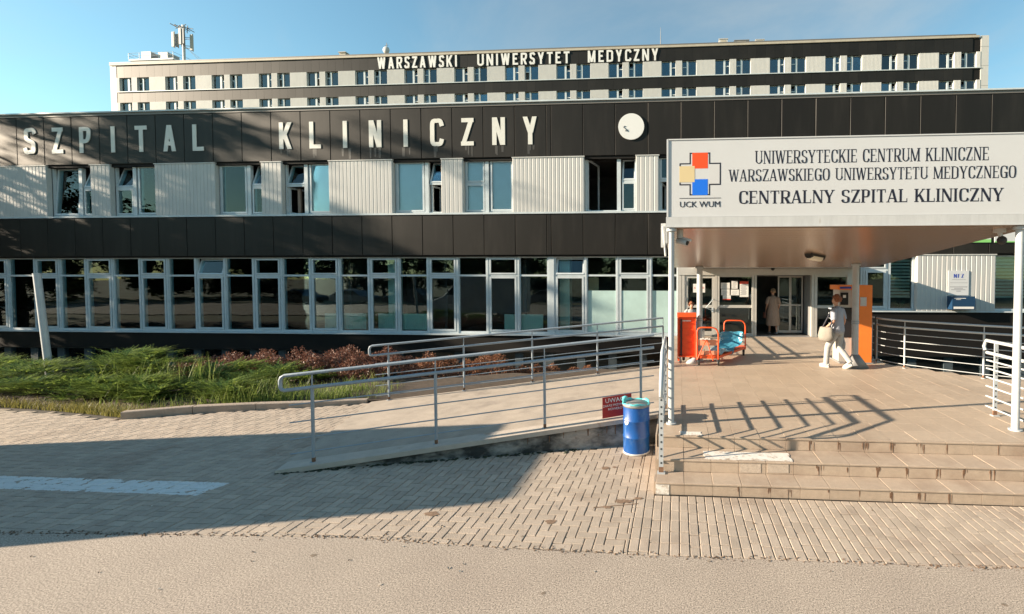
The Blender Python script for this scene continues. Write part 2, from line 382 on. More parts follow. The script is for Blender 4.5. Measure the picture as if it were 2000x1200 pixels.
M_glass = glass("window_glass", (.87,.93,.94), 1.5); M_glasst = glass("tower_glass", (.40,.55,.62), 1.9, .002, .6)
M_blind = mat("pale_blind", (.82,.86,.95), .8, .04, 3)
M_film = mat("frosted_film", (.40,.55,.52), .75, .12, 1.2)
M_rad = mat("radiator_enamel", (.55,.80,.70), .6, .08, 3)
M_slat = mat("green_grey_blind", (.30,.40,.34), .6, .1, 5)
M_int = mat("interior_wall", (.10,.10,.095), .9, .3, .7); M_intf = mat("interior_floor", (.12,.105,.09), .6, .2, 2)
M_letter = mat("letter_cream", (.62,.61,.56), .5, .06, 4)
M_letterw = mat("letter_white", (.66,.66,.64), .5)
M_cap = mat("roof_cap", (.14,.13,.12), .5); M_capt = mat("tower_roof_cap", (.40,.36,.29), .6, .1, 1)
M_roof = mat("roof_felt", (.10,.10,.10), .9)
M_steel = mat("painted_grey_steel", (.27,.315,.36), .45, .10, 9, .15, 30, spec=.5, stain=(.27,.20,.15), stain_scale=6, stain_lo=.66, stain_hi=.76)
M_post = mat("white_post_paint", (.43,.46,.48), .5, .08, 5, stain=(.42,.36,.3), stain_scale=5, stain_lo=.66, stain_hi=.78)
M_sign = mat("sign_white", (.55,.56,.565), .45, .02, 2)
M_ink = mat("sign_ink", (.010,.010,.022), .5)
M_fascia = mat("fascia_grey", (.50,.51,.51), .45, .08, 4, stain=(.36,.33,.29), stain_scale=4, stain_lo=.64, stain_hi=.75, stretch=(3,1,.6))
M_soffit = mat("soffit_metal", (.46,.33,.245), .27, .12, 1.0, .15, 8, metal=.55, stretch=(.8,.1,1))
M_orange = mat("orange_paint", (.78,.10,.02), .45, .10, 7); M_orangek = mat("orange_kiosk", (.80,.21,.03), .5, .05, 5)
M_dark = mat("black_rubber", (.02,.02,.02), .6); M_grey = mat("mid_grey", (.22,.22,.22), .5); M_screen = mat("dark_screen", (.015,.015,.018), .15)
M_bluebin = mat("blue_drum_paint", (.006,.075,.29), .40, .2, 5, .15, 20, stain=(.07,.16,.36), stain_scale=9, stain_lo=.56, stain_hi=.74, stretch=(1,1,.4))
M_bag = mat("turquoise_liner", (.11,.52,.56), .35, .2, 14, .5); M_bluesheet = mat("blue_sheet", (.06,.26,.38), .22, .3, 6, .6, 14, spec=.7)
M_clear = mat("pale_blue_sheet", (.36,.50,.55), .25, .3, 12, .6, 16)
M_redsign = mat("red_sign", (.36,.012,.012), .5); M_navy = mat("navy_box", (.008,.040,.095), .5); M_paper = mat("paper", (.72,.70,.66), .8)
M_redprint = mat("red_print", (.62,.06,.03), .7); M_greyprint = mat("grey_print", (.25,.25,.27), .8); M_green = mat("green_print", (.22,.55,.16), .6)
M_lred = mat("logo_red", (.85,.075,.012), .5); M_lblue = mat("logo_blue", (.006,.15,.72), .5); M_lsand = mat("logo_sand", (.62,.50,.28), .5); M_lgrey = mat("logo_grey", (.55,.55,.55), .5)
M_bluetext = mat("blue_text", (.02,.05,.32), .6)
M_skin = mat("skin", (.50,.27,.18), .5, .06, 8); M_hair = mat("auburn_hair", (.22,.075,.03), .6, .4, 40, .6, 60); M_hairg = mat("sandy_hair", (.32,.20,.12), .6, .3, 40, .6, 60)
M_shirt = mat("pale_shirt", (.32,.345,.41), .85, .06, 8, 1.0, 9); M_trous = mat("white_trousers", (.37,.37,.365), .85, .06, 6, 1.0, 10)
M_dress = mat("beige_dress", (.30,.215,.165), .85, .22, 10, .9, 12, stretch=(3,3,.6)); M_tote = mat("pale_canvas_bag", (.25,.23,.20), .8, .1, 8, .5, 14)
M_strap = mat("dark_strap", (.012,.013,.025), .6); M_shoe = mat("white_shoe", (.38,.38,.37), .6)
M_bark = mat("bark", (.085,.062,.045), .95, .3, 9, .6)
M_lamp = mat("lamp_diffuser", (.8,.74,.6), .4)

# ------------------------------------------------------------------ ground, road, paving
def lerp_tab(tab, x):
    if x <= tab[0][0]: return tab[0][1]
    for (a, b), (c, d) in zip(tab, tab[1:]):
        if x <= c: return b+(d-b)*(x-a)/(c-a)
    return tab[-1][1]
EDGE = [(-60,8.4),(-13.5,8.0),(-11.8,7.8),(-10.3,7.55),(-9.3,7.95),(-8.29,8.24),(-7.35,8.5),(-6.37,8.86),(-.3,10.95),(0,11.5),(4.9,11.7),(5.4,10.8),(6.5,9.9),(8,9.2),(9,8.6),(60,8.6)]
def gz(x, y):
    e = lerp_tab(EDGE, x); e2 = e+1.6
    if y > 26: return 0.0
    t = min(1, max(0, (y-e2)/(14.6-e2))); t = t*t*(3-2*t)
    far = max(0, min(1, (abs(x+8)-38)/20))
    return -1.3*t*(1-far)
def sheet(xs, ys, zf, mb):
    vs = [(x, y, zf(x, y)) for y in ys for x in xs]; n = len(xs)
    mb.add(vs, [(j*n+i, j*n+i+1, (j+1)*n+i+1, (j+1)*n+i) for j in range(len(ys)-1) for i in range(n-1)], 0, True)
def rng(a, b, s): return [a+(b-a)*i/max(1, round((b-a)/s)) for i in range(max(1, round((b-a)/s))+1)]
mb = MB(); sheet([-900,-300,-120,-66]+rng(-60,20,1.0)+[30,60,120,300,900], [-900,-300,-100,-40,-10,4]+rng(7,16,.6)+[16.6,25,27,60,120,300,900], lambda x, y: gz(x, y)-.06, mb)
build("ground", mb, M_ground, kind="structure")
mb = MB(); mb.prism([(-60,-9),(40,-9),(40,4.05),(3,4.06),(-.4,4.05),(-1.6,4.07),(-3.2,4.14),(-4.25,4.11),(-6.9,3.99),(-14,3.7),(-60,3.5)], -.3, 0.0)
build("road", mb, M_asphalt, kind="structure")
# crumbled road edge and loose grit lying along the joint with the pavers
mb = MB()
for i in range(900):
    x = random.uniform(-7.5, 5.0); y = lerp_tab([(-14,3.7),(-6.9,3.99),(-4.25,4.11),(-3.2,4.14),(-1.6,4.07),(-.4,4.05),(6,4.06)], x)+random.gauss(.01, .022); s = random.uniform(.003, .010)
    mb.add([(x-s,y-s*.7,.0),(x+s,y-s,.0),(x+s*.6,y+s,.0),(x-s*.8,y+s*.8,.0),(x,y,s*1.1)], [(0,1,4),(1,2,4),(2,3,4),(3,0,4)])
build("grit", mb, mat("grit_brown", (.13,.085,.055), .95, .5, 40, island=.5), kind="stuff")
mb = MB(); mb.prism([(-22,3.3),(8,3.6),(8,8.5),(5,9),(-5.2,9),(-9.5,9.0),(-13,8.2),(-22,8.2)], -.25, -.013)
paving = build("block_paving", mb, M_bedding, kind="structure")
def in_ramp(x, y):   # under the ramp or platform
    if x > -.24 and y > 5.24: return True
    if x > -5.30 and y > 5.52+(x+5.34)*.2715 and (x-(-5.34))*(8.72-5.49)-(y-5.49)*(-6.37+5.34) > 0: return True
    return False
cells = []
w = .102
i0, i1, j0, j1 = int(-15.5/w), int(-.27/w), int(3.6/w), int(9.2/w)
for i in range(i0, i1):
    for j in range(j0, j1):
        d = (i-j) % 4
        if d == 0: q = (i*w, (i+2)*w, j*w, (j+1)*w)
        elif d == 3: q = (i*w, (i+1)*w, j*w, (j+2)*w)
        else: continue
        cells.append(q)
for k in range(0, 84):     # the strip in front of the steps, blocks laid lengthwise away from the road
    x = -.47+k*.0985; y = 3.80+random.choice([0, .1, .05])
    while y < (5.2 if x > -.29 else 6.85):
        cells.append((x, x+.0985, y, y+.2)); y += .201
    if x > 5.3:
        while y < 7: cells.append((x, x+.0985, y, y+.2)); y += .201
def road_edge(x): return lerp_tab([(-22,3.6),(-14,3.7),(-6.9,3.99),(-4.25,4.11),(-3.2,4.14),(-1.6,4.07),(-.4,4.05),(6,4.06),(9,4.06)], x)
keep = []
def k_strip(a, b): return abs(b-a-.0985) < 1e-6
for (a, b, c, d) in cells:
    cx, cy = (a+b)/2, (c+d)/2; re = road_edge(cx)+.008
    c2 = max(c, re); a2, b2, d2 = a, b, d
    if cy > 5.0 and -.26 < cx < 5.25: d2 = min(d, 5.192)
    if cx < -.26 and not k_strip(a, b): b2 = min(b, -.47)
    if c2 > d2-.009: continue
    if a > -.50 and not k_strip(a, b): continue
    if in_ramp(cx, cy) and not (-.24 < cx < 5.25 and c < 5.17): continue
    if cx < -5 and cy > lerp_tab(EDGE, cx)-.18: continue
    keep.append((a2, b2, c2, d2))
def visible(cx, cy):
    x = cx*math.cos(YAW)+cy*math.sin(YAW); z = -cx*math.sin(YAW)+cy*math.cos(YAW)
    u = 1270+860*x/z; v = 543+860*2.6/z
    return -5 < u < 2005 and v < 1200
keep.sort(key=lambda q: (q[0]+q[1])**2/4+(q[2]+q[3])**2/4)
vis = [q for q in keep if visible((q[0]+q[1])/2, (q[2]+q[3])/2)]
near = set(vis[:300]); cache = {}; g = .0042
stuff = MB()
for q in keep:
    a, b, c, d = q; dz = random.gauss(0, .0011)
    if q in near:
        key = (round(b-a, 3), round(d-c, 3)); sx, sy = (b-a)/2-g, (d-c)/2-g
        def mk():
            m = MB(); m.bbox(-sx, sx, -sy, sy, -.06, 0, .005); return m.mesh("paver", M_paver)
        tile_inst("paver", cache, key, mk, paving, ((a+b)/2, (c+d)/2, dz))
    else: stuff.bbox(a+g, b-g, c+g, d-g, -.04, dz, .004)
build("paver_field", stuff, M_paver, paving, kind="stuff")
# brown spill stains on the blocks and dark spots on the road
def blot(cx, cy, r, ax=1.0, z=.0030, k=22, seed=0):
    rnd_ = random.Random(seed); return [(cx+r*ax*math.cos(6.283*i/k)*rnd_.uniform(.55, 1.15), cy+r*math.sin(6.283*i/k)*rnd_.uniform(.55, 1.15)) for i in range(k)]
mb = MB()
for i, (cx, cy, r, ax) in enumerate([(-.62,5.02,.05,2.2),(-.46,5.10,.035,1.5),(-.80,4.88,.03,2.0),(-.98,5.9,.05,1.2),(-.86,5.93,.03,1.0),(-1.35,4.55,.045,1.4),(-2.7,4.62,.05,1.8)]): mb.prism(blot(cx, cy, r, ax, seed=i), .0022, .0034)
for (x0, y0, x1, y1) in [(-.95,4.86,-.45,4.98),(-.62,5.0,-.42,5.12),(-.95,4.80,-.93,4.9)]: mb.prism([(x0,y0-.008),(x1,y1-.008),(x1,y1+.008),(x0,y0+.008)], .0022, .0030)
build("spill_stain", mb, mat("spill_brown", (.20,.13,.085), .9, .3, 25, grain=(60,.3)), paving, kind="stuff")
mb = MB()
for i, (cx, cy, r, ax) in enumerate([(-2.95,3.05,.05,2.4),(-1.1,3.5,.02,1.2),(1.6,3.25,.02,1.4),(-3.4,3.85,.025,1.5),(2.6,3.6,.02,1.3)]): mb.prism(blot(cx, cy, r, ax, seed=40+i), -.02, .0012)
build("road_spots", mb, mat("road_spot", (.20,.155,.115), .9, .2, 30, grain=(60,.3)), kind="stuff")
# kerb
kerb = thing("kerb", "low concrete kerb of separate stones along the planted bed", "kerb", (-8.3, 8.1, 0)); kerb['kind'] = "structure"
KP = [(-10.2,7.38),(-9.29,7.81),(-8.29,8.10),(-7.35,8.36),(-6.45,8.70)]; KH = [.135,.135,.125,.10,.07]
for i in range(4):
    (x0, y0), (x1, y1) = KP[i], KP[i+1]; dx, dy = x1-x0, y1-y0; l = math.hypot(dx, dy); nx, ny = -dy/l*.13, dx/l*.13; e = .006/l
    x0 += dx*e; x1 -= dx*e; y0 += dy*e; y1 -= dy*e; m = MB(); b = .012
    h0, h1 = KH[i], KH[i+1]
    m.add([(x0,y0,-.1),(x1,y1,-.1),(x1+nx,y1+ny,-.1),(x0+nx,y0+ny,-.1),(x0,y0,h0-b),(x1,y1,h1-b),(x1+nx,y1+ny,h1),(x0+nx,y0+ny,h0),(x0+nx*.1,y0+ny*.1,h0),(x1+nx*.1,y1+ny*.1,h1)],
          [(0,3,2,1),(0,1,5,4),(4,5,9,8),(8,9,6,7),(1,2,6,9,5),(2,3,7,6),(3,0,4,8,7)])
    build("kerb_stone", m, M_kerb, kerb)
# planted bed soil
mb = MB()
xs = rng(-34, -.4, .45); ys = rng(0, 1, .04); n = len(xs)
vs = []
for t in ys:
    for x in xs:
        e = lerp_tab(EDGE, x)-.02; y = e+(15.95-e)*t; vs.append((x, y, gz(x, y)+.015+.05*min(1, t*9)+.03*math.sin(x*7.1+y*5)*min(1, t*6)))
mb.add(vs, [(j*n+i, j*n+i+1, (j+1)*n+i+1, (j+1)*n+i) for j in range(len(ys)-1) for i in range(n-1)], 0, True)
build("planting_bed", mb, M_soil, kind="structure")
mb = MB(); sheet(rng(4.9, 30, .8), rng(9.9, 16, .5), lambda x, y: gz(x, y)+.02+.03*math.sin(x*5+y*4), mb)
build("sunken_bed", mb, M_soil, kind="structure")

# ------------------------------------------------------------------ platform, steps, ramp
PZ = .466
plat_poly = [(-.26,5.93),(8.5,5.90),(8.5,8.6),(6.62,9.78),(5.48,10.78),(5.12,11.55),(5.12,16.28),(-.30,16.28),(-.30,6.8)]
mb = MB(); mb.prism(plat_poly, -1.4, PZ-.016)
mb.prism([(-.26,5.232),(8.5,5.20),(8.5,5.525),(-.26,5.535)], -.2, .149-.016); mb.prism([(-.26,5.5362),(8.5,5.526),(8.5,5.898),(-.26,5.928)], -.2, .306-.016)
plat = build("entrance_platform", mb, M_grout, kind="structure")
def inside(x, y, poly):
    c = False; n = len(poly)
    for i in range(n):
        (x0, y0), (x1, y1) = poly[i], poly[(i+1) % n]
        if (y0 > y) != (y1 > y) and x < (x1-x0)*(y-y0)/(y1-y0)+x0: c = not c
    return c
T = .34; tiles = []
for i in range(-1, 27):
    for j in range(0, 32):
        a, b, c, d = -.26+i*T, -.26+(i+1)*T, 5.935+.02+j*T-.02, 5.935+(j+1)*T
        if inside((a+b)/2, (c+d)/2, plat_poly): tiles.append((max(a, -.30), b, c, d))
tiles.sort(key=lambda q: ((q[0]+q[1])/2-1)**2+(q[2]+q[3])**2/4)
cache = {}; stuff = MB()
for k, (a, b, c, d) in enumerate(tiles):
    dz = PZ+random.gauss(0, .0009); g2 = .0016
    if k < 300:
        sx, sy = (b-a)/2-g2, (d-c)/2-g2
        def mk():
            m = MB(); m.bbox(-sx, sx, -sy, sy, -.03, 0, .001); return m.mesh("floor_tile", M_tile)
        tile_inst("floor_tile", cache, (round(b-a, 2), round(d-c, 2)), mk, plat, ((a+b)/2, (c+d)/2, dz))
    else: stuff.bbox(a+g2, b-g2, c+g2, d-g2, -.03+PZ, dz, .001)
build("tile_field", stuff, M_tile, plat, kind="stuff")
def step_row(y, z0, z1, yb, off, last=False):
    x = -.26; k = 0
    while x < 8.4:
        x2 = min(x+T, 8.4); sl = -(x+.26)*.0035
        m = MB(); m.box(x+.002, x2-.002, y+sl, y+sl+.022, z0+.002, z1-.022); build("riser_tile", m, M_step, plat)
        if not last:
            m = MB(); m.bbox(x+.002, x2-.002, y+sl-.012, yb+sl*.9-.002, z1-.02, z1+random.gauss(0, .0008), .004); build("tread_tile", m, M_step, plat)
        else:
            m = MB(); m.bbox(x+.002, x2-.002, y+sl-.012, y+sl+.03, z1-.02, z1+.0015, .004); build("tread_edge", m, M_step, plat)
        x = x2
step_row(5.215, 0, .149, 5.522, 0); step_row(5.520, .149, .306, 5.912, 0); step_row(5.910, .306, PZ, 6.0, 0, True)
m = MB(); m.box(-.285,-.262,5.235,5.53,-.1,.147); m.box(-.285,-.262,5.53,5.92,-.1,.303); m.box(-.300,-.278,5.92,6.78,-.1,PZ-.004); build("side_slab", m, M_step, plat)
M_faded = mat("faded_white_paint", (.45,.375,.305), .8, .12, 14, .3, grain=(60,.12))
# white paint patches and rust runs on the steps
def patch(x0, x1, y0, y1, z, m_, nm="paint_patch"):
    m = MB(); k = 14; pts = []
    for t in range(k): pts.append((x0+(x1-x0)*t/k, y0+random.uniform(0, .015)))
    for t in range(4): pts.append((x1+random.uniform(-.02, .01), y0+(y1-y0)*t/4))
    for t in range(k): pts.append((x1-(x1-x0)*t/k, y1-random.uniform(0, .02)))
    for t in range(4): pts.append((x0+random.uniform(-.01, .02), y1-(y1-y0)*t/4))
    m.prism(pts, z, z+.0025); return build(nm, m, m_, plat)
patch(.34, 1.44, 5.53, 5.80, .3085, M_patch); patch(.03, .33, 5.93, 6.08, PZ+.0025, M_patch)
m = MB(); m.box(-.262,-.10,5.2105,5.2135,.002,.146); build("paint_patch", m, M_patch, plat)
for (xa, yy, z0, z1) in [(.78,5.5125,.16,.296),(1.12,5.5112,.17,.29)]:
    m = MB(); m.box(xa, xa+.26, yy, yy+.004, z0, z1); build("paint_patch", m, M_faded if True else mat("faded_white_paint", (.50,.44,.38), .8, .12, 14, .3), plat)
rust = MB()
for y, z0, z1, xs_ in ((5.2143,0,.149,[.74,1.08,1.32,1.75,2.1,2.45,2.8,3.15,3.5,3.85]), (5.5193,.149,.306,[1.76,2.1,2.44,2.79,3.13,3.47,3.8]), (5.9093,.306,PZ,[1.78,2.12,2.46,2.80,3.15,3.5,3.83,4.2,4.55])):
    for x in xs_:
        if random.random() < .22: continue
        x += random.uniform(-.03, .03); yy = y-(x+.26)*.0035
        for k in range(random.randint(1, 6)):
            ww = random.uniform(.002, .010); h = random.uniform(.2, .85)*(z1-z0); zt = z1-.026-random.uniform(0, .02); dx = random.gauss(0, .02)
            rust.xzprism([(x+dx-ww*.3, zt-h), (x+dx+ww*.3, zt-h), (x+dx+ww, zt-h*.4), (x+dx+ww*.8, zt), (x+dx-ww*.8, zt), (x+dx-ww, zt-h*.5)], yy-.0003*k-.0004, yy+.002)
build("rust_stain", rust, M_rust, plat, kind="stuff")

A, B, Cc, D = (-5.34,5.49), (-.302,6.86), (-.302,10.75), (-6.37,8.72)
mb = MB()
mb.add([(*A,-.3),(*B,-.3),(*Cc,-1.4),(*D,-.3),(*A,.030),(*B,PZ-.004),(*Cc,PZ-.004),(*D,.02)], [(3,2,1,0),(1,2,6,5),(2,3,7,6),(3,0,4,7)], 0)
# subdivided top and near wall so that the concrete is uneven
def ramp_pt(s, t):
    za = .030+(PZ-.034)*s; zb = .02+(PZ-.024)*s
    xa, ya = A[0]+(B[0]-A[0])*s, A[1]+(B[1]-A[1])*s; xb, yb = D[0]+(Cc[0]-D[0])*s, D[1]+(Cc[1]-D[1])*s
    return (xa+(xb-xa)*t, ya+(yb-ya)*t, za+(zb-za)*t)
n = 40; k = 10
vs = [ramp_pt(i/n, j/k) for j in range(k+1) for i in range(n+1)]
vs = [(x, y, z+(random.gauss(0, .0025) if 0 < i % (n+1) < n and 0 < i//(n+1) < k else 0)) for i, (x, y, z) in enumerate(vs)]
mb.add(vs, [(j*(n+1)+i, j*(n+1)+i+1, (j+1)*(n+1)+i+1, (j+1)*(n+1)+i) for j in range(k) for i in range(n)], 0, True)
vs = []
for j in range(7):
    for i in range(61):
        x, y, z = ramp_pt(i/60, 0); zz = -.02+(z+.02)*j/6; q = random.gauss(0, .014)*min(1, z*6) if 0 < j < 6 else 0
        vs.append((x+.27*q+.014, y-.96*q+.014, zz))
mb.add(vs, [(j*61+i, j*61+i+1, (j+1)*61+i+1, (j+1)*61+i) for j in range(6) for i in range(60)], 1, True)
ramp = build("concrete_ramp", mb, [M_conc, M_concwall]); tag(ramp, "long sloping concrete ramp rising to the left side of the entrance platform", "ramp")
m = MB(); n = 24
vs = []
for j, (t, dz) in enumerate(((-.012, -.055), (-.012, .012), (.075, .010), (.08, 0))):
    for i in range(n+1):
        x, y, z = ramp_pt(i/n, t); vs.append((x, y, z+dz))
m.add(vs, [(j*(n+1)+i, j*(n+1)+i+1, (j+1)*(n+1)+i+1, (j+1)*(n+1)+i) for j in range(3) for i in range(n)], 0)
build("edging", m, M_edge, ramp)
m = MB()
for (sx, hh) in [(.62,.10),(.68,.12),(.72,.09),(.755,.13),(.79,.11),(.82,.14),(.845,.12),(.87,.15),(.895,.13),(.93,.16)]:
    x, y, z = ramp_pt(sx, 0); ww = random.uniform(.006, .012)
    m.add([(x-ww,y-.006,z-.06),(x+ww,y-.006+ww*.5,z-.06),(x+ww*.6,y-.005,z-.065-hh),(x-ww*.6,y-.005,z-.065-hh)], [(0,3,2,1)])
build("rust_stain", m, M_rust, ramp, kind="stuff")
# moss and grit along the foot of the ramp wall
m = MB()
for i in range(260):
    s = random.uniform(0, .8)**1.2; x, y, z = ramp_pt(s, 0); y -= abs(random.gauss(0, .035)); q = random.uniform(.008, .028)
    m.add([(x-q,y-q,.0),(x+q,y-q*.8,.0),(x+q,y+q,.0),(x-q,y+q,.0),(x,y,q*.6)], [(0,1,4),(1,2,4),(2,3,4),(3,0,4)])
build("moss", m, mat("dark_moss", (.035,.04,.022), .95, .4, 30, island=.4), kind="stuff")
# ------------------------------------------------------------------ low hospital building
YF = 16.2
hb = thing("hospital_building", "long low hospital building with black panel bands, white cladding and rows of white windows", "building", (-7, YF, 0)); 
X0B, X1B = -37.2, 21.6
mb = MB()
mb.box(X0B, X1B, YF+.30, YF+.5, 7.05, 9.0); mb.box(X0B, X1B, YF+.30, YF+4.4, 3.40, 5.0); mb.box(X0B, -.0, YF+.30, YF+.5, -.25, .44)
mb.box(6.2, X1B, YF+.30, YF+.5, -.25, 1.38); mb.box(X0B, X1B, YF+.30, YF+.5, -1.7, -1.15)
mb.box(X0B, X0B+.3, YF+.5, 31.5, -1.7, 8.98); mb.box(X1B-.3, X1B, YF+.5, 31.5, -1.7, 8.98); mb.box(X0B, X1B, 31.5, 31.8, -1.7, 8.98)
build("wall", mb, M_plinth, hb)
mb = MB(); mb.box(X0B, X1B, YF+.5, 31.5, 8.6, 8.85); build("roof", mb, M_roof, hb)
mb = MB(); mb.box(X0B+.3, X1B-.3, YF+4.4, YF+4.5, -1.6, 8.6); mb.box(X0B+.3, X1B-.3, YF+.5, YF+4.4, 6.98+.32, 7.4)
for x in (-30.1, -25.3, -19.4, -16.6, -13.2, -9.2, -6.0, -.15, 6.15, 10.2, 14):
    mb.box(x-.06, x+.06, YF+.75, YF+4.4, .46, 3.4); mb.box(x-.06, x+.06, YF+.75, YF+4.4, 5.0, 7.3)
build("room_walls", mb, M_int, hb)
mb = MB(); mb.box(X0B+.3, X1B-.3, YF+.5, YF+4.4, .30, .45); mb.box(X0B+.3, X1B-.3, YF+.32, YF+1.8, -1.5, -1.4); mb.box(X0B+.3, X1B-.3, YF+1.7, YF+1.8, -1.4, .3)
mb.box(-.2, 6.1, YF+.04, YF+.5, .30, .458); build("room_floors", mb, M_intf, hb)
# roof edge
mb = MB(); mb.box(X0B, X1B, YF-.02, YF+.6, 9.0, 9.10); build("roof_edge", mb, M_cap, hb)
mb = MB(); mb.box(X0B, X1B, YF-.07, YF+.64, 9.102, 9.155); build("flashing", mb, M_pvc, hb)
# black enamel panels
cache = {}
def bpanel(x0, x1, z0, z1):
    key = (round(x1-x0, 3), round(z1-z0, 3)); hx, hz = (x1-x0)/2-.007, (z1-z0)/2-.004
    def mk():
        m = MB(); b = .012; y = 0
        m.add([(-hx,y+.03,-hz),(hx,y+.03,-hz),(hx,y+.03,hz),(-hx,y+.03,hz),(-hx,y+b,-hz),(hx,y+b,-hz),(hx,y+b,hz),(-hx,y+b,hz),(-hx+b,y,-hz+b),(hx-b,y,-hz+b),(hx-b,y,hz-b),(-hx+b,y,hz-b)],
              [(0,1,5,4),(1,2,6,5),(2,3,7,6),(3,0,4,7),(4,5,9,8),(5,6,10,9),(6,7,11,10),(7,4,8,11),(8,9,10,11)])
        return m.mesh("facade_panel", M_black)
    o = tile_inst("facade_panel", cache, key, mk, hb, ((x0+x1)/2, YF, (z0+z1)/2)); o.rotation_euler = (random.gauss(0, .0022), 0, random.gauss(0, .0022)); return o
seams = [-4.88-1.2*k for k in range(0, 27)][::-1]; seams2 = [-4.71+1.2*k for k in range(0, 22)]
for z0, z1 in ((7.10, 9.0), (3.45, 4.98)):
    for a, b in list(zip(seams, seams[1:]))+[(-4.88, -4.71)]+list(zip(seams2, seams2[1:])): bpanel(a, b, z0, z1)
mb = MB(); mb.box(X0B, X1B, YF+.05, YF+.299, 7.0, 9.0); mb.box(X0B, X1B, YF+.05, YF+.299, 3.40, 4.985); build("panel_backing", mb, M_plinth, hb)
# window lines: sills
mb = MB(); mb.box(X0B, X1B, YF-.03, YF+.34, 4.99, 5.055); mb.box(X0B, -.02, YF-.035, YF+.32, .425, .475); mb.box(6.3, X1B, YF-.03, YF+.32, 1.38, 1.425); build("sill", mb, M_pvc, hb)
mb = MB(); mb.box(X0B, -.3, YF+.04, YF+.298, -.21, .42); mb.box(6.2, X1B, YF+.04, YF+.298, -.21, 1.378); build("plinth", mb, M_plinth, hb)

def pane(parent, x0, x1, z0, z1, y, m=None, tilt=0, swing=None):
    k = MB(); k.box(x0, x1, y, y+.022, z0, z1)
    if tilt: k.v = [(x, yy+(z-z0)*tilt, z) for x, yy, z in k.v]
    return build("pane", k, m or M_glass, parent)
def sash(parent, x0, x1, z0, z1, y, w=.055, tilt=0, glassm=None):
    k = MB(); k.frame(x0, x1, z0, z1, y, y+.06, w)
    if tilt: k.v = [(x, yy+(z-z0)*tilt, z) for x, yy, z in k.v]
    build("sash", k, M_pvc, parent); pane(parent, x0+w-.004, x1-w+.004, z0+w-.004, z1-w+.004, y+.028, glassm, tilt)
def ground_window(x0, x1, kind, tiltpane=False, film=False, z0=.478, z1=3.42):
    y = YF+.16; k = MB(); zt = 2.69
    k.frame(x0+.008, x1-.008, z0, z1, y, y+.09, .062, .075); k.box(x0+.07, x1-.07, y+.004, y+.085, zt-.035, zt+.035)
    k.box(x0-.03, x0+.03, y-.02, y+.1, z0, z1)
    wd = build("window", k, M_pvc, hb)
    if kind == 'fixed':
        pane(wd, x0+.066, x1-.066, z0+.07, zt-.03, y+.04); pane(wd, x0+.066, x1-.066, zt+.03, z1-.06, y+.04)
    else:
        sash(wd, x0+.074, x1-.074, z0+.08, zt-.04, y-.022, .07); sash(wd, x0+.074, x1-.074, zt+.04, z1-.07, y-.022, .06, tilt=.28 if tiltpane else 0)
    if film:
        k = MB(); yf = y+.028 if kind == 'fixed' else y-.003
        k.box(x0+(.068 if kind == 'fixed' else .145), x1-(.068 if kind == 'fixed' else .145), yf, yf+.004, z0+(.08 if kind == 'fixed' else .152), 2.12); build("frosted_film", k, M_film, wd)
    return wd
gl = [-27.37,-26.16,-25.07,-23.90,-22.72,-21.53,-20.34,-19.13,-17.90,-16.69,-15.52,-14.34,-13.15,-11.94,-10.75,-9.57,-8.41,-7.23,-6.03,-4.86]
gl = [gl[0]-1.19*k for k in range(8, 0, -1)]+gl
for i, (a, b) in enumerate(zip(gl, gl[1:])):
    kind = 'fixed' if (len(gl)-2-i) % 2 == 0 else 'open'
    ground_window(a, b, kind, tiltpane=(abs((a+b)/2+18.5) < .4))
mb = MB(); mb.box(-4.86, -4.66, YF+.13, YF+.28, .478, 3.42); build("mullion", mb, M_pvc, hb)
gr = [-4.66,-3.45,-2.25,-1.02,.02]
for i, (a, b) in enumerate(zip(gr, gr[1:])): ground_window(a, b, 'open' if i in (0, 2) else 'fixed', tiltpane=(i == 0), film=(i > 0))
# radiators and pillars just inside the glass
for (a, b) in [(-20.6,-19.6),(-17.75,-16.3),(-13.9,-12.2),(-11.7,-9.7),(-6.65,-5.15),(-24.6,-23.2)]:
    m = MB(); m.box(a, b, YF+.30, YF+.38, .58, 1.20)
    for q in range(int((b-a)/.09)): m.box(a+.02+q*.09, a+.07+q*.09, YF+.29, YF+.301, .62, 1.16)
    build("radiator", m, M_rad, hb)
for (a, b) in [(-11.55,-11.2),(-18.75,-18.3),(-4.6,-4.2)]:
    m = MB(); m.box(a, b, YF+.7, YF+1.1, .45, 3.4); build("inner_pillar", m, M_rad, hb)
m = MB(); m.box(-3.42,-3.05,YF+.6,YF+.64,2.1,2.62); build("notice_board", m, M_lsand, hb)
M_pier = mat("pier_paint", (.055,.075,.085), .7, .15, 3)
# basement lights between pale piers
bx = -36.4; piers = [-22.86+1.2*k for k in range(-11, 19) if -22.86+1.2*k < -.6]+[7.2+1.27*k for k in range(0, 11)]
for i, x in enumerate(piers):
    m = MB(); m.box(x-.10, x+.10, YF+.24, YF+.42, -1.16, -.22); build("basement_pier", m, M_pier, hb)
for a, b in zip(piers, piers[1:]):
    if b-a > 2: continue
    k = MB(); k.frame(a+.105, b-.105, -1.15, -.225, YF+.24, YF+.31, .05); wd = build("basement_window", k, M_pier, hb); pane(wd, a+.15, b-.15, -1.1, -.27, YF+.28)
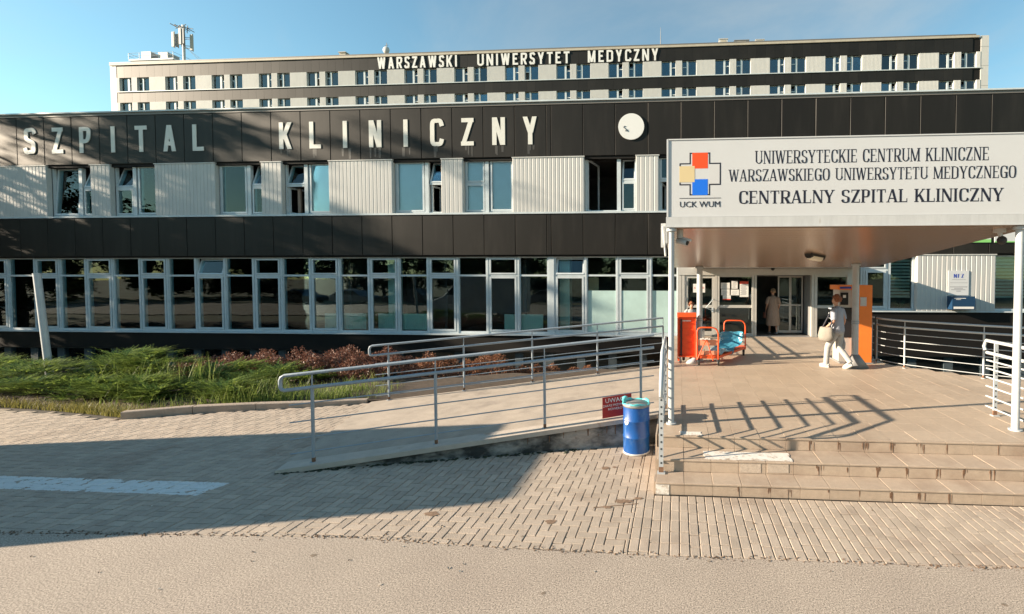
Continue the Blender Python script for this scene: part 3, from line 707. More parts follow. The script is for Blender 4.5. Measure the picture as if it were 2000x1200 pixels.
# white ribbed cladding
def cladding(x0, x1, z0, z1, parent=None, y=None, pitch=.152, depth=.012, m_=None, top=True, lip=.16):
    y = YF-.02 if y is None else y; k = MB(); n = max(2, round((x1-x0)/pitch)); p = (x1-x0)/n; prof = []
    for i in range(n):
        a = x0+i*p; prof += [(a, y+depth), (a+.016, y), (a+p-.026, y+.004), (a+p-.012, y+depth)]
    prof.append((x1, y+depth)); q = len(prof)
    vs = [(x, yy, z0) for x, yy in prof]+[(x, yy, z1) for x, yy in prof]
    k.add(vs, [(i, i+1, q+i+1, q+i) for i in range(q-1)]); k.box(x0, x1, y+depth+.001, y+lip, z0, z1)
    if top: k.box(x0-.02, x1+.02, y-.02, y+lip, z1+.001, z1+.035)
    return build("ribbed_cladding", k, m_ or M_white, parent or hb)
def swing_sash(parent, x0, x1, z0, z1, y):   # a sash opened into the room on its left hinge
    k = MB(); w = .06; L = x1-x0
    k.frame(0, L, z0, z1, 0, .06, w); ca, sa = math.cos(R(78)), math.sin(R(78))
    k.v = [(x0+px*ca-py*sa+.06, y+.06+px*sa+py*ca, z) for px, py, z in k.v]; build("sash", k, M_pvc, parent)
UZ0, UZ1, UT = 5.058, 7.085, 6.19
def upper_big(wd, x0, x1, st):
    y = YF+.16
    if st == 'open': swing_sash(wd, x0+.05, x1-.03, UZ0+.06, UZ1-.04, y); return
    if st == 'tilt': sash(wd, x0+.06, x1-.05, UZ0+.07, UZ1-.05, y-.01, .07, tilt=.07); return
    sash(wd, x0+.06, x1-.05, UZ0+.07, UZ1-.05, y-.01, .07)
    if 'b' in st: k = MB(); k.box(x0+.08, x1-.08, y+.11, y+.118, UZ0+.1, UZ1-.06); build("blind", k, M_blind, wd)
def upper_small(wd, x0, x1, st):
    y = YF+.16; k = MB(); k.box(x0+.04, x1-.03, y+.003, y+.08, UT-.04, UT+.04); build("transom", k, M_pvc, wd)
    sash(wd, x0+.05, x1-.04, UT+.045, UZ1-.05, y-.012, .055, tilt=.33 if 't' in st else 0)
    if 'o' in st: swing_sash(wd, x0+.05, x1-.04, UZ0+.06, UT-.05, y)
    else: sash(wd, x0+.05, x1-.04, UZ0+.07, UT-.045, y-.012, .055)
    if 'b' in st: k = MB(); k.box(x0+.06, x1-.06, y+.11, y+.118, UZ0+.1, UZ1-.06); build("blind", k, M_blind, wd)
def upper_window(x0, x1, xm, first, s1, s2):
    k = MB(); k.frame(x0, x1, UZ0, UZ1, YF+.16, YF+.25, .055, .06); k.box(xm-.07, xm+.07, YF+.13, YF+.252, UZ0, UZ1); wd = build("window", k, M_pvc, hb)
    if first == 'big': upper_big(wd, x0, xm-.065, s1); upper_small(wd, xm+.065, x1, s2)
    else: upper_small(wd, x0, xm-.065, s1); upper_big(wd, xm+.065, x1, s2)
UP = [(-32.42,'','t','t',''),(-25.22,'tilt','t','t',''),(-18.03,'','t','to','b'),(-10.83,'b','to','b','b'),(-3.46,'open','t','o',''),(3.74,'b','','','b'),(10.94,'','t','','b'),(18.14,'','','','')]
for x, a, b, c, d in UP:
    upper_window(x, x+1.92, x+1.27, 'big', a, b); cladding(x+1.92, x+2.755, UZ0, 7.06)
    upper_window(x+2.755, x+4.67, x+3.62, 'small', c, d); cladding(x+4.67, x+7.2 if x != -10.83 else x+7.37, UZ0, 7.06)
    m = MB()
    for xx in (x+1.92, x+4.67): m.box(xx+.001, xx+.06, YF+.002, YF+.16, UZ0, 7.05)
    build("reveal", m, M_pvc, hb)
cladding(-37.1, -32.42, UZ0, 7.06)
# curtains and lit rail seen in two of the windows
m = MB(); m.box(-14.95,-14.84,YF+.34,YF+.42,5.1,6.1); build("curtain", m, M_dress, hb)
# ------------------------------------------------------------------ entrance front
en = MB()
def post_(x0, x1, z1=2.70, y0=YF+.04, y1=YF+.24): en.box(x0, x1, y0, y1, PZ-.01, z1)
post_(.02,.13); post_(.145,.25); post_(1.36,1.435); post_(1.45,1.52); post_(2.70,2.77); post_(2.785,2.865); post_(4.83,4.92); post_(4.935,5.03); post_(6.08,6.30,3.4)
en.box(.02, 6.08, YF+.02, YF+.26, 2.701, 2.93); en.box(-.0, 6.3, YF+.05, YF+.25, 2.932, 3.42)
for a, b in ((1.52,2.70),(5.03,6.08)): en.box(a, b, YF+.08, YF+.18, PZ-.01, PZ+.10); en.box(a, b, YF+.08, YF+.18, 1.50, 1.60); en.box(a, b, YF+.08, YF+.18, 2.63, 2.70)
ef = build("entrance_frame", en, M_alu, hb)
for a, b in ((1.52,2.70),(5.03,6.08)):
    pane(ef, a, b, PZ+.10, 1.50, YF+.12); pane(ef, a, b, 1.60, 2.63, YF+.12)
k = MB(); k.frame(.262, 1.352, PZ+.01, 2.69, YF+.06, YF+.14, .10, .16); k.box(.36, 1.25, YF+.062, YF+.138, 1.50, 1.60); dr = build("door", k, M_alu, hb)
pane(dr, .36, 1.25, PZ+.17, 1.50, YF+.09); pane(dr, .36, 1.25, 1.60, 2.59, YF+.09)
k = MB(); k.tube([(1.22,YF+.05,1.42),(1.20,YF-.05,1.44),(1.02,YF-.06,1.50),(1.27,YF-.06,1.80),(1.29,YF+.05,1.82)], .016, 6); k.box(1.24,1.30,YF+.03,YF+.06,1.34,1.50); build("handle", k, M_pvc, dr)
k = MB()
for z in (.9, 1.75, 2.35): k.box(.235,.285,YF+.03,YF+.062,z,z+.14)
build("hinge", k, M_grey, dr)
for a, b, y in ((3.84,4.32,YF+1.0),(4.32,4.80,YF+1.06)):
    k = MB(); k.frame(a, b, PZ+.02, 2.66, y, y+.05, .05, .09); k.box(a+.05, b-.05, y+.004, y+.046, 1.53, 1.57); sd_ = build("sliding_door", k, M_alu, hb); pane(sd_, a+.05, b-.05, PZ+.11, 1.53, y+.02); pane(sd_, a+.05, b-.05, 1.57, 2.61, y+.02)
k = MB(); k.box(2.87,4.83,YF+.95,YF+1.15,2.661,2.95); k.box(2.74,2.86,YF+.3,YF+1.2,PZ,2.9); k.box(4.85,4.9,YF+.3,YF+1.2,PZ,2.9); build("lobby_frame", k, M_grey, hb)
k = MB(); k.box(2.9,4.8,YF-.02,YF+.3,PZ-.008,PZ+.004); build("threshold", k, M_grey, hb)
k = MB(); k.box(.60, 6.37, YF-1.15, YF+.02, 2.96, 3.14); build("porch_slab", k, M_fascia, hb)
# right of the doors
def rwin(x0, x1, blind=False, sashed=False):
    y = YF+.16; k = MB(); k.frame(x0, x1, 1.43, 3.42, y, y+.09, .07); wd = build("window", k, M_pvc, hb)
    if sashed:
        k = MB(); k.box(x0+.07, x1-.07, y+.002, y+.088, 2.86, 2.94); build("transom", k, M_pvc, wd); sash(wd, x0+.08, x1-.08, 1.51, 2.86, y-.02, .075); sash(wd, x0+.08, x1-.08, 2.94, 3.34, y-.02, .05)
    else: pane(wd, x0+.06, x1-.06, 1.49, 3.36, y+.04)
    if blind:
        for q in range(12):
            z = 3.26-q*.118
            k = MB(); k.add([(x0+.08,y+.11,z-.075),(x1-.08,y+.11,z-.075),(x1-.08,y+.15,z),(x0+.08,y+.15,z),(x0+.08,y+.116,z-.078),(x1-.08,y+.116,z-.078),(x1-.08,y+.156,z-.003),(x0+.08,y+.156,z-.003)],
                            [(0,1,2,3),(7,6,5,4),(0,4,5,1),(3,2,6,7),(0,3,7,4),(1,5,6,2)]); build("blind_slat", k, M_slat, wd)
rwin(6.32, 6.66, True); rwin(6.68, 7.55, sashed=True); rwin(7.57, 8.46, True); cladding(8.47, 11.13, 1.43, 3.40, pitch=.165, lip=.3); rwin(11.16, 12.55, True); rwin(12.57, 13.8, sashed=True); cladding(13.82, 16.5, 1.43, 3.40, pitch=.165, lip=.3); rwin(16.5, 18, True); rwin(18.02, 21.5)
# potted plant behind the blinds
k = MB()
for q in range(26):
    a = random.uniform(0, 6.28); l = random.uniform(.12, .3); bx_, by_ = 8.12+.1*math.cos(a), YF+.5+.08*math.sin(a)
    k.add([(8.12,YF+.5,1.5),(bx_-.02,by_,1.5+l*.6),(8.12+.25*math.cos(a),by_,1.5+l)], [(0,1,2)])
build("window_plant", k, mat("plant_dark", (.04,.08,.03), .6), hb)
# big lettering and the round emblem
xl = [-15.08-1.2*k for k in (9,8,7,6,5,4,3)]+[-15.08+1.2*k for k in range(9)]
for ch, x in zip("SZPITALKLINICZNY", xl):
    w_ = dict(I=.30).get(ch, .62); gw = w_*WID[ch]/WID[ch]; k = MB(); h = 1.02; z = 7.555
    tw = {'I':.30,'L':.45,'T':.50,'Z':.48,'S':.49,'P':.48,'A':.55,'K':.50,'N':.48,'C':.48,'Y':.54}[ch]
    for q, poly in enumerate(glyph(ch, tw, .162, .15, False)):
        e = q*.0005; pts = [(x+(px-tw/2)*h, z+pz*h) for px, pz in poly]
        ar = sum(pts[i][0]*pts[(i+1) % 4][1]-pts[(i+1) % 4][0]*pts[i][1] for i in range(4)); pts = pts if ar > 0 else pts[::-1]
        k.xzprism(pts, YF-.018-e*.3, YF+.008)
    build("letter", k, M_letter, hb)
k = MB(); n = 40; k.xzprism([(-1.71+.475*math.cos(2*math.pi*i/n), 8.12+.475*math.sin(2*math.pi*i/n)) for i in range(n)], YF-.05, YF+.008); em = build("round_emblem", k, M_letterw, hb)
k = MB(); k.tube([(-1.93,YF-.056,8.14),(-2.0,YF-.056,8.10),(-1.94,YF-.056,8.06),(-1.88,YF-.056,7.99),(-1.93,YF-.056,7.96)], .012, 5); k.tube([(-1.86,YF-.056,8.02),(-1.83,YF-.056,7.93)], .010, 5); build("emblem_mark", k, M_ink, em)
# pale streaks washed down the panels below the letters
k = MB()
for x in xl[7:]:
    for q in range(3):
        ww = random.uniform(.02, .06); xx = x+random.uniform(-.2, .2); h = random.uniform(.15, .42)
        k.xzprism([(xx-ww*.8, 7.545-h), (xx+ww*.8, 7.545-h), (xx+ww, 7.54), (xx-ww, 7.54)], YF-.0022-.0004*q, YF+.003)
build("wash_streak", k, mat("streak", (.034,.030,.026), .5, .2, 8), hb, kind="stuff")

# ------------------------------------------------------------------ tall ward block behind
YT = 59.4
tb = thing("hospital_tower", "tall long hospital ward block rising behind the low building, lettered along its roof band", "building", (-21, YT, 0))
TX0, TX1 = -81.8, 39.4; TR = 33.6
k = MB(); k.box(TX0, TX1, YT+.5, YT+14, 0, TR-.3); k.box(TX0, TX0+.95, YT-.02, YT+.52, 0, TR-.2); k.box(TX1-.95, TX1, YT-.02, YT+.52, 0, TR-.2); build("wall", k, M_white, tb)
k = MB()
for z in (32.0, 29.6, 27.1): k.box(TX1-.97, TX1+.01, YT-.03, YT+.2, z, z+.03)
build("joint_line", k, M_grey, tb)
k = MB(); k.box(TX0, TX1-1.6, YT-.10, YT+14, TR-.14, TR); build("roof_edge", k, M_cap, tb)
k = MB(); k.box(TX0, TX1-1.2, YT-.12, YT+.5, 33.16, TR-.165); build("roof_beam", k, M_capt, tb)
bands = [(31.40, 33.15), (27.86, 29.32), (24.3, 25.75)]; xs = [TX0+.96+1.183*i for i in range(102)]
cache = {}
for bi, (z0, z1) in enumerate(bands[:2]):
    h = z1-z0
    def mk():
        m = MB(); m.box(-.585, .585, 0, .06, -h/2, h/2); return m.mesh("band_panel", M_blackt)
    for a, b in zip(xs, xs[1:]):
        if b > TX1-.9: break
        o = tile_inst("band_panel", cache, bi, mk, tb, ((a+b)/2, YT, (z0+z1)/2)); o.rotation_euler = (random.gauss(0, .003), 0, random.gauss(0, .003))
k = MB()
for z0, z1 in bands: k.box(TX0+.96, TX1-.96, YT+.07, YT+.49, z0-.001, z1)
k.box(TX0+.96, TX1-.96, YT+.01, YT+.49, 10, 24.3-2.0); build("band_backing", k, M_plinth, tb)
k = MB()
for z in (29.32, 25.75): k.box(TX0+.96, TX1-.96, YT-.10, YT+.45, z+.001, z+.10)
build("sill", k, M_pvc, tb)
starts = [-80.37+7.106*i for i in range(17)]; rows = [(29.42, 31.40), (25.85, 27.86)]
wc = {}
def twin(x, z0, z1, mirror):
    h = z1-z0; y = YT+.22
    k = MB(); big = 1.20; k.frame(0, 1.87, 0, h, 0, .08, .05); mx = big if not mirror else 1.87-big; k.box(mx-.12, mx+.12, -.08, .08, 0, h)
    sx0, sx1 = (mx+.12, 1.82) if not mirror else (.05, mx-.12); k.box(sx0, sx1, -.02, .06, h*.56, h*.56+.11)
    key = ('f', round(h, 2), mirror)
    if key not in wc: wc[key] = k.mesh("window", M_pvc)
    o = inst("window", wc[key], tb, (x, y, z0))
    bx0, bx1 = (.05, mx-.12) if not mirror else (mx+.12, 1.82)
    st = random.random()
    for (a, b, c, d, nm) in ((bx0, bx1, .05, h-.05, 'b'), (sx0, sx1, .05, h*.56, 'l'), (sx0, sx1, h*.56+.11, h-.05, 'u')):
        key = (nm, round(h, 2), mirror)
        if nm == 'l' and st < .14: continue
        tl = .25 if (nm == 'u' and st > .62) else 0
        key = key+(tl,)
        if key not in wc:
            q = MB(); q.box(a, b, .03, .05, c, d); q.v = [(xx, yy+(zz-c)*tl, zz) for xx, yy, zz in q.v]; wc[key] = q.mesh("pane", M_glasst)
        inst("pane", wc[key], o, (x, y, z0))
    if st > .30 or (16 < x < 33 and z0 > 29):  # many of these pale blinds are added to imitate sky reflected in the panes
        key = ('blind', round(h, 2), mirror, int(st*3) if not (16 < x < 33 and z0 > 29) else 9)
        if key not in wc:
            q = MB()
            if key[3] == 9:
                for t in range(9): q.box(.08, 1.8, .12, .15, .08+t*.125, .17+t*.125)
            else: q.box(bx0+.02, bx1-.02, .10, .11, .1+(.4 if key[3] == 2 else 0), h-.06)
            wc[key] = q.mesh("blind", M_blind if key[3] != 9 else M_alu)
        inst("blind", wc[key], o, (x, y, z0))
for z0, z1 in rows:
    for i, x in enumerate(starts):
        twin(x, z0, z1, False); twin(x+2.74, z0, z1, True)
        cladding(x+1.88, x+2.73, z0, z1-.01, tb, YT-.05, .17, .02, None, False, .5)
        cladding(x+4.62, (x+7.095 if i < 16 else TX1-.95), z0, z1-.01, tb, YT-.05, .17, .02, None, False, .5)
    cladding(TX0+.95, starts[0]-.01, z0, z1-.01, tb, YT-.05, .17, .02, None, False, .5)
k = MB()
for z0, z1 in rows: k.box(TX0+1, TX1-1, YT+.9, YT+.98, z0, z1)
k = MB(); k.box(TX0+1, TX1-1, YT+.47, YT+.499, 22, 31.4); build("dark_rooms", k, M_int, tb)
for word, xa, xb in (("WARSZAWSKI",-41.55,-30.2),("UNIWERSYTET",-27.35,-14.6),("MEDYCZNY",-12.15,-2.65)):
    h = 1.56; sx = (xb-xa)/h/text_width(word, .30, .72); x = xa
    for c in word:
        k = MB(); put_glyph(k, c, x, 31.50, sx, h, .20/1.0, .16, False, YT+.01, .12, .72); build("letter", k, M_letterw, tb)
        x += (WID[c]*.72+.30)*sx*h
# things standing on the tower roof
def onroof(name, label, cat, group=None, loc=None): return thing(name, label, cat, loc, group)
t = thing("roof_plant_platform", "steel platform with guard rail carrying two cooling units at the roof's end", "platform", (-76.5, 62, TR))
k = MB(); k.box(-80.2,-73.2,60.4,64.2,34.35,34.55); k.box(-79.6,-79.3,60.8,64,33.6,34.35); k.box(-74.2,-73.9,60.8,64,33.6,34.35); k.add([(-80.2,60.4,34.35),(-73.2,60.4,34.35),(-73.9,60.9,33.75),(-78.9,60.9,33.75)],[(0,3,2,1)]); build("deck", k, M_fascia, t)
k = MB()
for z in (35.0, 35.4): k.tube([(-80.2,60.4,z),(-73.2,60.4,z)], .025, 5); k.tube([(-80.2,60.4,z),(-80.2,64.2,z)], .025, 5); k.tube([(-73.2,60.4,z),(-73.2,64.2,z)], .025, 5)
for x in (-80.2,-78.5,-76.7,-75,-73.2): k.tube([(x,60.4,34.5),(x,60.4,35.4)], .025, 5)
build("guard_rail", k, M_steel, t)
for x, dy in ((-78.2, 0), (-75.9, .3)):
    u = thing("cooling_unit", "white cooling unit, %s on the roof platform" % ("the left one" if x < -77 else "the right one beside the mast"), "air conditioner", (x, 62, 34.55), "cooling units on the roof")
    k = MB(); k.box(x-.9, x+.6, 61.1+dy, 63, 34.56, 35.95); build("casing", k, M_white, u)
    k = MB()
    for q in range(7): k.box(x+.601, x+.62, 61.2+dy, 62.9, 34.7+q*.17, 34.80+q*.17)
    build("louvre", k, M_grey, u)
t = thing("antenna_mast", "lattice mast with white panel antennas above the roof", "antenna mast", (-71.6, 60.5, TR)); x, y = -71.6, 60.5
k = MB(); k.tube([(x,y,TR),(x,y,39.2)], .16, 8); k.tube([(x-.35,y+.3,TR),(x-.35,y+.3,38.4)], .07, 6); build("pole", k, M_fascia, t)
for dx, dy, z0, z1, m_ in ((-1.5,-.1,36.1,38.2,M_white),(-1.15,.1,36.2,38.0,M_grey),(.1,-.5,36.2,38.5,M_white),(.48,-.45,36.3,38.4,M_grey),(1.35,-.1,35.5,37.6,M_capt),(1.0,.2,35.9,37.9,M_white),(-.6,.4,36.3,37.4,M_fascia)):
    k = MB(); k.box(x+dx-.17,x+dx+.17,y+dy-.1,y+dy+.1,z0,z1); k.box(x+dx-.03,x+dx+.03,y+dy+.1,y+dy+.2,z0-.1,z1+.2); k.tube([(x+dx,y+dy+.15,z0+.4),(x,y,z0+.4)], .04, 5); k.tube([(x+dx,y+dy+.15,z1-.4),(x,y,z1-.4)], .04, 5); build("panel_antenna", k, m_, t)
k = MB()
for a in range(4): k.tube([(x-1.5+.7*a,y-.5,39.25-.16*a),(x-1.1+.7*a,y+.6,38.95-.16*a)], .055, 5)
k.tube([(x-1.7,y,39.3),(x+1.5,y,38.6)], .06, 5); k.tube([(x-1.2,y,38.8),(x+.4,y,39.3)], .05, 5); k.tube([(x+.2,y+.3,38.2),(x+.9,y-.2,39.0)], .05, 5); build("top_array", k, M_grey, t)
k = MB(); k.tube([(x,y,36.2),(x+3.4,y+.2,TR)], .02, 4); k.tube([(x,y,36.4),(x+2.7,y+.2,TR)], .02, 4); build("guy_wire", k, M_grey, t)
t = thing("vent_stack", "short cream roof vent on the tower roof, left of the lettering", "roof vent", (-47.1, 60.2, TR)); k = MB(); k.box(-47.6,-46.7,60,61,TR,34.25); k.box(-47.7,-46.6,59.9,61.1,34.25,34.36); build("casing", k, M_capt, t)
t = thing("dish_antenna", "round white dish on a short pole above the first lettered word", "antenna", (-40.65, 60, TR)); k = MB(); k.tube([(-40.65,60,TR),(-40.65,60,35.4)], .04, 6); k.tube([(-40.9,60,35.0),(-40.4,60,35.1)], .03, 5); build("pole", k, M_grey, t); k = MB(); k.sphere((-40.65,59.9,34.35), .48, 12, 8, (1,.55,1.05)); build("dish", k, M_white, t)
t = thing("whip_antenna", "thin upright aerial rod above the last lettered word", "antenna", (-2.36, 60, TR)); k = MB(); k.tube([(-2.36,60,TR),(-2.36,60,34.8),(-2.36,60,36.2)], [.07,.05,.02], 6); build("rod", k, M_grey, t)
for xx, w_, h_, m_, lb in ((6.0,.55,.75,M_white,"white roof vent, leftmost of the three beyond the lettering"),(8.4,.95,.5,M_grey,"dark grey flat roof vent between two white ones"),(10.8,.55,.5,M_white,"small white roof vent, rightmost of the three beyond the lettering")):
    t = thing("roof_vent", lb, "roof vent", (xx, 60.3, TR), "vents on the tower roof"); k = MB(); k.box(xx-w_, xx+w_, 60, 61, TR, TR+h_); k.box(xx-w_-.06, xx+w_+.06, 59.94, 61.06, TR+h_, TR+h_+.08); build("casing", k, m_, t); k = MB(); k.box(xx-w_*.6, xx+w_*.6, 59.985, 60.01, TR+.15, TR+h_-.1); build("grille", k, M_capt, t)
# ------------------------------------------------------------------ entrance canopy with the big sign
cn = thing("entrance_canopy", "flat entrance canopy on four posts carrying the wide white name board", "canopy", (2.3, 6.4, PZ))
CX0, CX1, CY0, CY1 = -.15, 4.98, 6.36, 11.6
def sz(y): return 3.315-(y-CY0)*.0858
k = MB(); k.add([(CX0,CY0+.02,sz(CY0)+.02),(CX1,CY0+.02,sz(CY0)+.02),(CX1,CY1,sz(CY1)+.02),(CX0,CY1,sz(CY1)+.02),(CX0,CY0+.02,sz(CY0)+.28),(CX1,CY0+.02,sz(CY0)+.28),(CX1,CY1,sz(CY1)+.24),(CX0,CY1,sz(CY1)+.24)],
   [(0,3,2,1),(4,5,6,7),(0,1,5,4),(1,2,6,5),(2,3,7,6),(3,0,4,7)]); build("roof", k, M_fascia, cn)
nS = 26
for q in range(nS):
    y0, y1 = CY0+.05+(CY1-CY0-.1)*q/nS, CY0+.05+(CY1-CY0-.1)*(q+1)/nS-.008
    k = MB(); k.add([(CX0+.03,y0,sz(y0)),(CX1-.03-.30*0,y0,sz(y0)),(CX1-.03,y1,sz(y1)),(CX0+.03,y1,sz(y1)),(CX0+.03,y0,sz(y0)+.018),(CX1-.03,y0,sz(y0)+.018),(CX1-.03,y1,sz(y1)+.018),(CX0+.03,y1,sz(y1)+.018)],
        [(0,3,2,1),(4,5,6,7),(0,1,5,4),(1,2,6,5),(2,3,7,6),(3,0,4,7)]); build("soffit_slat", k, M_soffit, cn)
k = MB(); k.box(CX0-.02, CX1+.02, CY0-.035, CY0+.019, 3.325, 3.468); k.box(CX0-.03,CX1+.03,CY0-.05,CY0-.036,3.32,3.335); k.box(CX0-.022, CX0-.001, CY0+.02, CY1, 3.10, 3.40); 
build("fascia", k, M_fascia, cn)
k = MB(); k.box(CX0, CX1, CY0-.02, CY0+.22, 3.472, 4.556); k.box(CX0-.012,CX0+.012,CY0-.032,CY0+.23,3.471,4.57); k.box(CX0,CX1+.01,CY0-.03,CY0+.23,4.558,4.575); sb = build("name_board", k, M_sign, cn)
FY = CY0-.0202
put_text(None, "UNIWERSYTECKIE CENTRUM KLINICZNE", 1.087, 4.232, 4.206, .182, .165, .062, True, FY, .0012, .16, .86, .40, parent=sb, m_=M_ink)
put_text(None, "WARSZAWSKIEGO UNIWERSYTETU MEDYCZNEGO", .723, 4.594, 3.962, .168, .165, .062, True, FY, .0012, .16, .86, .40, parent=sb, m_=M_ink)
put_text(None, "CENTRALNY SZPITAL KLINICZNY", .861, 4.432, 3.647, .182, .215, .075, True, FY, .0012, .16, 1.0, .42, parent=sb, m_=M_ink)
def sq(nm, x0, x1, z0, z1, m_, d): k = MB(); k.box(x0, x1, FY-d, FY, z0, z1); return build(nm, k, m_, sb)
k = MB(); lw = .017; xA, xB, xC, xD = .020, .163, .455, .607; zA, zB, zC, zD = 3.775, 3.918, 4.232, 4.378
for a, b, c, d in [(xB,zD-lw,xC,zD),(xB,zC,xB+lw,zD-lw),(xC-lw,zC,xC,zD-lw),(xA,zC-lw,xB+lw,zC),(xC-lw,zC-lw,xD,zC),(xD-lw,zB+lw,xD,zC-lw),(xA,zB+lw,xA+lw,zB+.04),(xA,zC-.05,xA+lw,zC-lw),(xA,zB,xB+lw,zB+lw),(xC-lw,zB,xD,zB+lw),(xB,zA+lw,xB+lw,zB),(xC-lw,zA+lw,xC,zB),(xB,zA,xC,zA+lw)]: k.box(a, c, FY-.0012, FY, b, d)
k.box(.020, .607, FY-.003, FY, 3.731, 3.738); build("logo_outline", k, M_ink, sb)
sq("logo_square", .201, .421, 4.155, 4.376, M_lred, .0018); sq("logo_square", .203, .421, 3.777, 4.003, M_lblue, .0018); sq("logo_square", .020, .236, 3.962, 4.190, M_lsand, .0022); sq("logo_square", .44, .588, 3.940, 4.208, M_lgrey, .001)
font_mesh("lettering", "UCK WUM", .118, M_ink, (.313, FY-.002, 3.607), (R(90), 0, 0), sb, .0015, 'CENTER', 1.02)
for (x, y, r, zt) in ((-.093,6.40,.043,3.33),(4.72,6.42,.048,3.33),(.56,11.35,.075,2.9),(4.24,10.80,.078,2.95)):
    k = MB(); k.tube([(x,y,PZ-.02),(x,y,zt)], r, 14); k.tube([(x,y,PZ),(x,y,PZ+.02)], r+.035, 14); k.tube([(x,y,zt-.06),(x,y,zt-.02)], r+.03, 14)
    p = build("post", k, M_post, cn)
    if r > .07:
        k = MB()
        for z in (1.55, 1.50): k.tube([(x,y,z),(x,y,z+.025)], r+.008, 14)
        build("clamp", k, M_steel, p)
k = MB(); k.loft([(4.26,10.78,PZ+.001,.30,.26),(4.25,10.79,PZ+.30,.085,.085)], 12); build("post_foot", k, M_grey, cn)
k = MB(); k.box(CX0-.10, CX0-.03, 6.5, 6.62, 3.05, 3.40); k.tube([(CX0-.07,6.5,3.36),(CX0-.03,6.52,2.92)], .018, 6); build("gutter_spout", k, M_fascia, cn)

def cctv(label, x, y, z, dx, dy):
    t = thing("security_camera", label, "camera", (x, y, z), "security cameras under the canopy")
    k = MB(); k.tube([(x,y,z+.16),(x,y,z+.05)], .05, 10); k.tube([(x,y,z+.06),(x+dx*.2,y+dy*.2,z)], .02, 6); build("bracket", k, M_white, t)
    k = MB(); d = Vector((dx, dy, -.25)).normalized(); c = Vector((x, y, z)); k.tube([c-d*.05, c+d*.13], .042, 10); b = build("housing", k, M_white, t)
    k = MB(); k.tube([c+d*.131, c+d*.14], .034, 10); build("lens", k, M_dark, b)
cctv("white bullet camera under the canopy's corner beside the thin left post", .03, 6.55, 3.14, .8, -.55)
t = thing("dome_camera", "dark dome camera hanging under the canopy edge by the right white post", "camera", (4.60, 6.55, 3.2))
k = MB(); k.tube([(4.58,6.6,3.30),(4.58,6.6,3.245)], .075, 12); k.tube([(4.58,6.6,3.25),(4.60,6.6,3.17)], .03, 8); build("bracket", k, M_white, t)
k = MB(); k.sphere((4.605,6.59,3.135), .062, 12, 8); build("dome", k, M_dark, t)
k = MB(); k.sphere((3.42, YF-.06, 2.93), .07, 10, 7); t = build("door_sensor", k, M_dark, origin=(3.42,YF,2.93)); tag(t, "small black dome sensor above the sliding entrance doors", "sensor")
t = thing("ceiling_lamp", "oblong bulkhead lamp fixed under the canopy ceiling", "lamp", (2.80, 9.2, sz(9.2)))
k = MB(); k.tube([(2.62,9.02,sz(9.02)-.045),(2.66,9.06,sz(9.06)-.05),(2.94,9.34,sz(9.34)-.05),(2.98,9.38,sz(9.38)-.045)], [.03,.075,.075,.03], 10); build("diffuser", k, M_lamp, t)
k = MB(); k.tube([(2.60,9.0,sz(9.0)-.012),(3.0,9.40,sz(9.40)-.012)], .085, 10); build("base", k, M_dark, t)

# ------------------------------------------------------------------ railings
def xy_at(path, s):
    for (a, b) in zip(path, path[1:]):
        l = (Vector(b)-Vector(a)).length
        if s <= l: return Vector(a).lerp(Vector(b), s/l)
        s -= l
    return Vector(path[-1])
def railing(name, label, base, posts, tops, bars, m_, rtop=.023, rbar=.009, rpost=.021, loop=None, ext=.3, group=None, bend=None):
    """base: list of 3-D points at floor level; posts: base indices/points"""
    t = thing(name, label, "railing", tuple(base[0]), group)
    up = lambda h: [(x, y, z+h) for x, y, z in base]
    if loop:
        a = Vector(base[0])-Vector(base[1]); a.normalize(); p0 = Vector(base[0])+a*ext
        h0, h1 = tops[0], tops[1]; b0 = p0+Vector((0,0,h0)); b1 = p0+Vector((0,0,h1)); o = a*.05
        path = [Vector(q) for q in reversed(up(h0))]+[b0, b0+o*.7+Vector((0,0,-.02)), b0+o+Vector((0,0,-.06)), b1+o*1.0+Vector((0,0,.05)), b1+o*.7+Vector((0,0,.015)), b1]+[Vector(q) for q in up(h1)]
        k = MB(); k.tube(path, rtop, 10); build("handrail", k, m_, t)
    else:
        for h in tops: k = MB(); k.tube(up(h), rtop, 10); build("handrail", k, m_, t)
    for h in bars:
        k = MB(); pts = up(h)
        if loop: pts = [tuple(Vector(pts[0])+a*(ext-.05))]+pts
        k.tube(pts, rbar, 6); build("bar", k, m_, t)
    for p in posts:
        k = MB(); x, y, z = p; h1 = tops[1] if len(tops) > 1 else tops[0]
        k.tube([(x,y,z-.03),(x,y,z+h1)], rpost, 8); k.tube([(x,y,z+h1-.01),(x,y,z+tops[0])], rpost*.45, 6); k.tube([(x,y,z),(x,y,z+.012)], rpost*2.2, 8)
        q = build("post", k, m_, t); k = MB(); k.tube([(x,y,z+.012),(x,y,z+.07)], rpost+.002, 8); build("rusty_foot", k, M_rust2, q)
    return t
P_ = lambda s, t: ramp_pt(s, t)
railing("ramp_railing", "near grey pipe ramp railing with a looped lower end, above the stained wall", [P_(.074,.03), P_(.372,.03), P_(.663,.03), P_(.985,.03)], [P_(.074,.03),P_(.372,.03),P_(.663,.03),P_(.945,.03)], (1.24,1.04), (.83,.59,.36,.16), M_steel, loop=True, ext=.33, rtop=.024)
railing("ramp_railing", "far grey pipe ramp railing with a looped lower end, before the reddish hedge", [P_(.055,.985), P_(.284,.985), P_(.509,.985), P_(.74,.985), P_(.991,.985)], [P_(.055,.985),P_(.284,.985),P_(.509,.985),P_(.74,.985),P_(.991,.985)], (1.17,.97), (.79,.56,.33,.12), M_steel, loop=True, ext=.30)
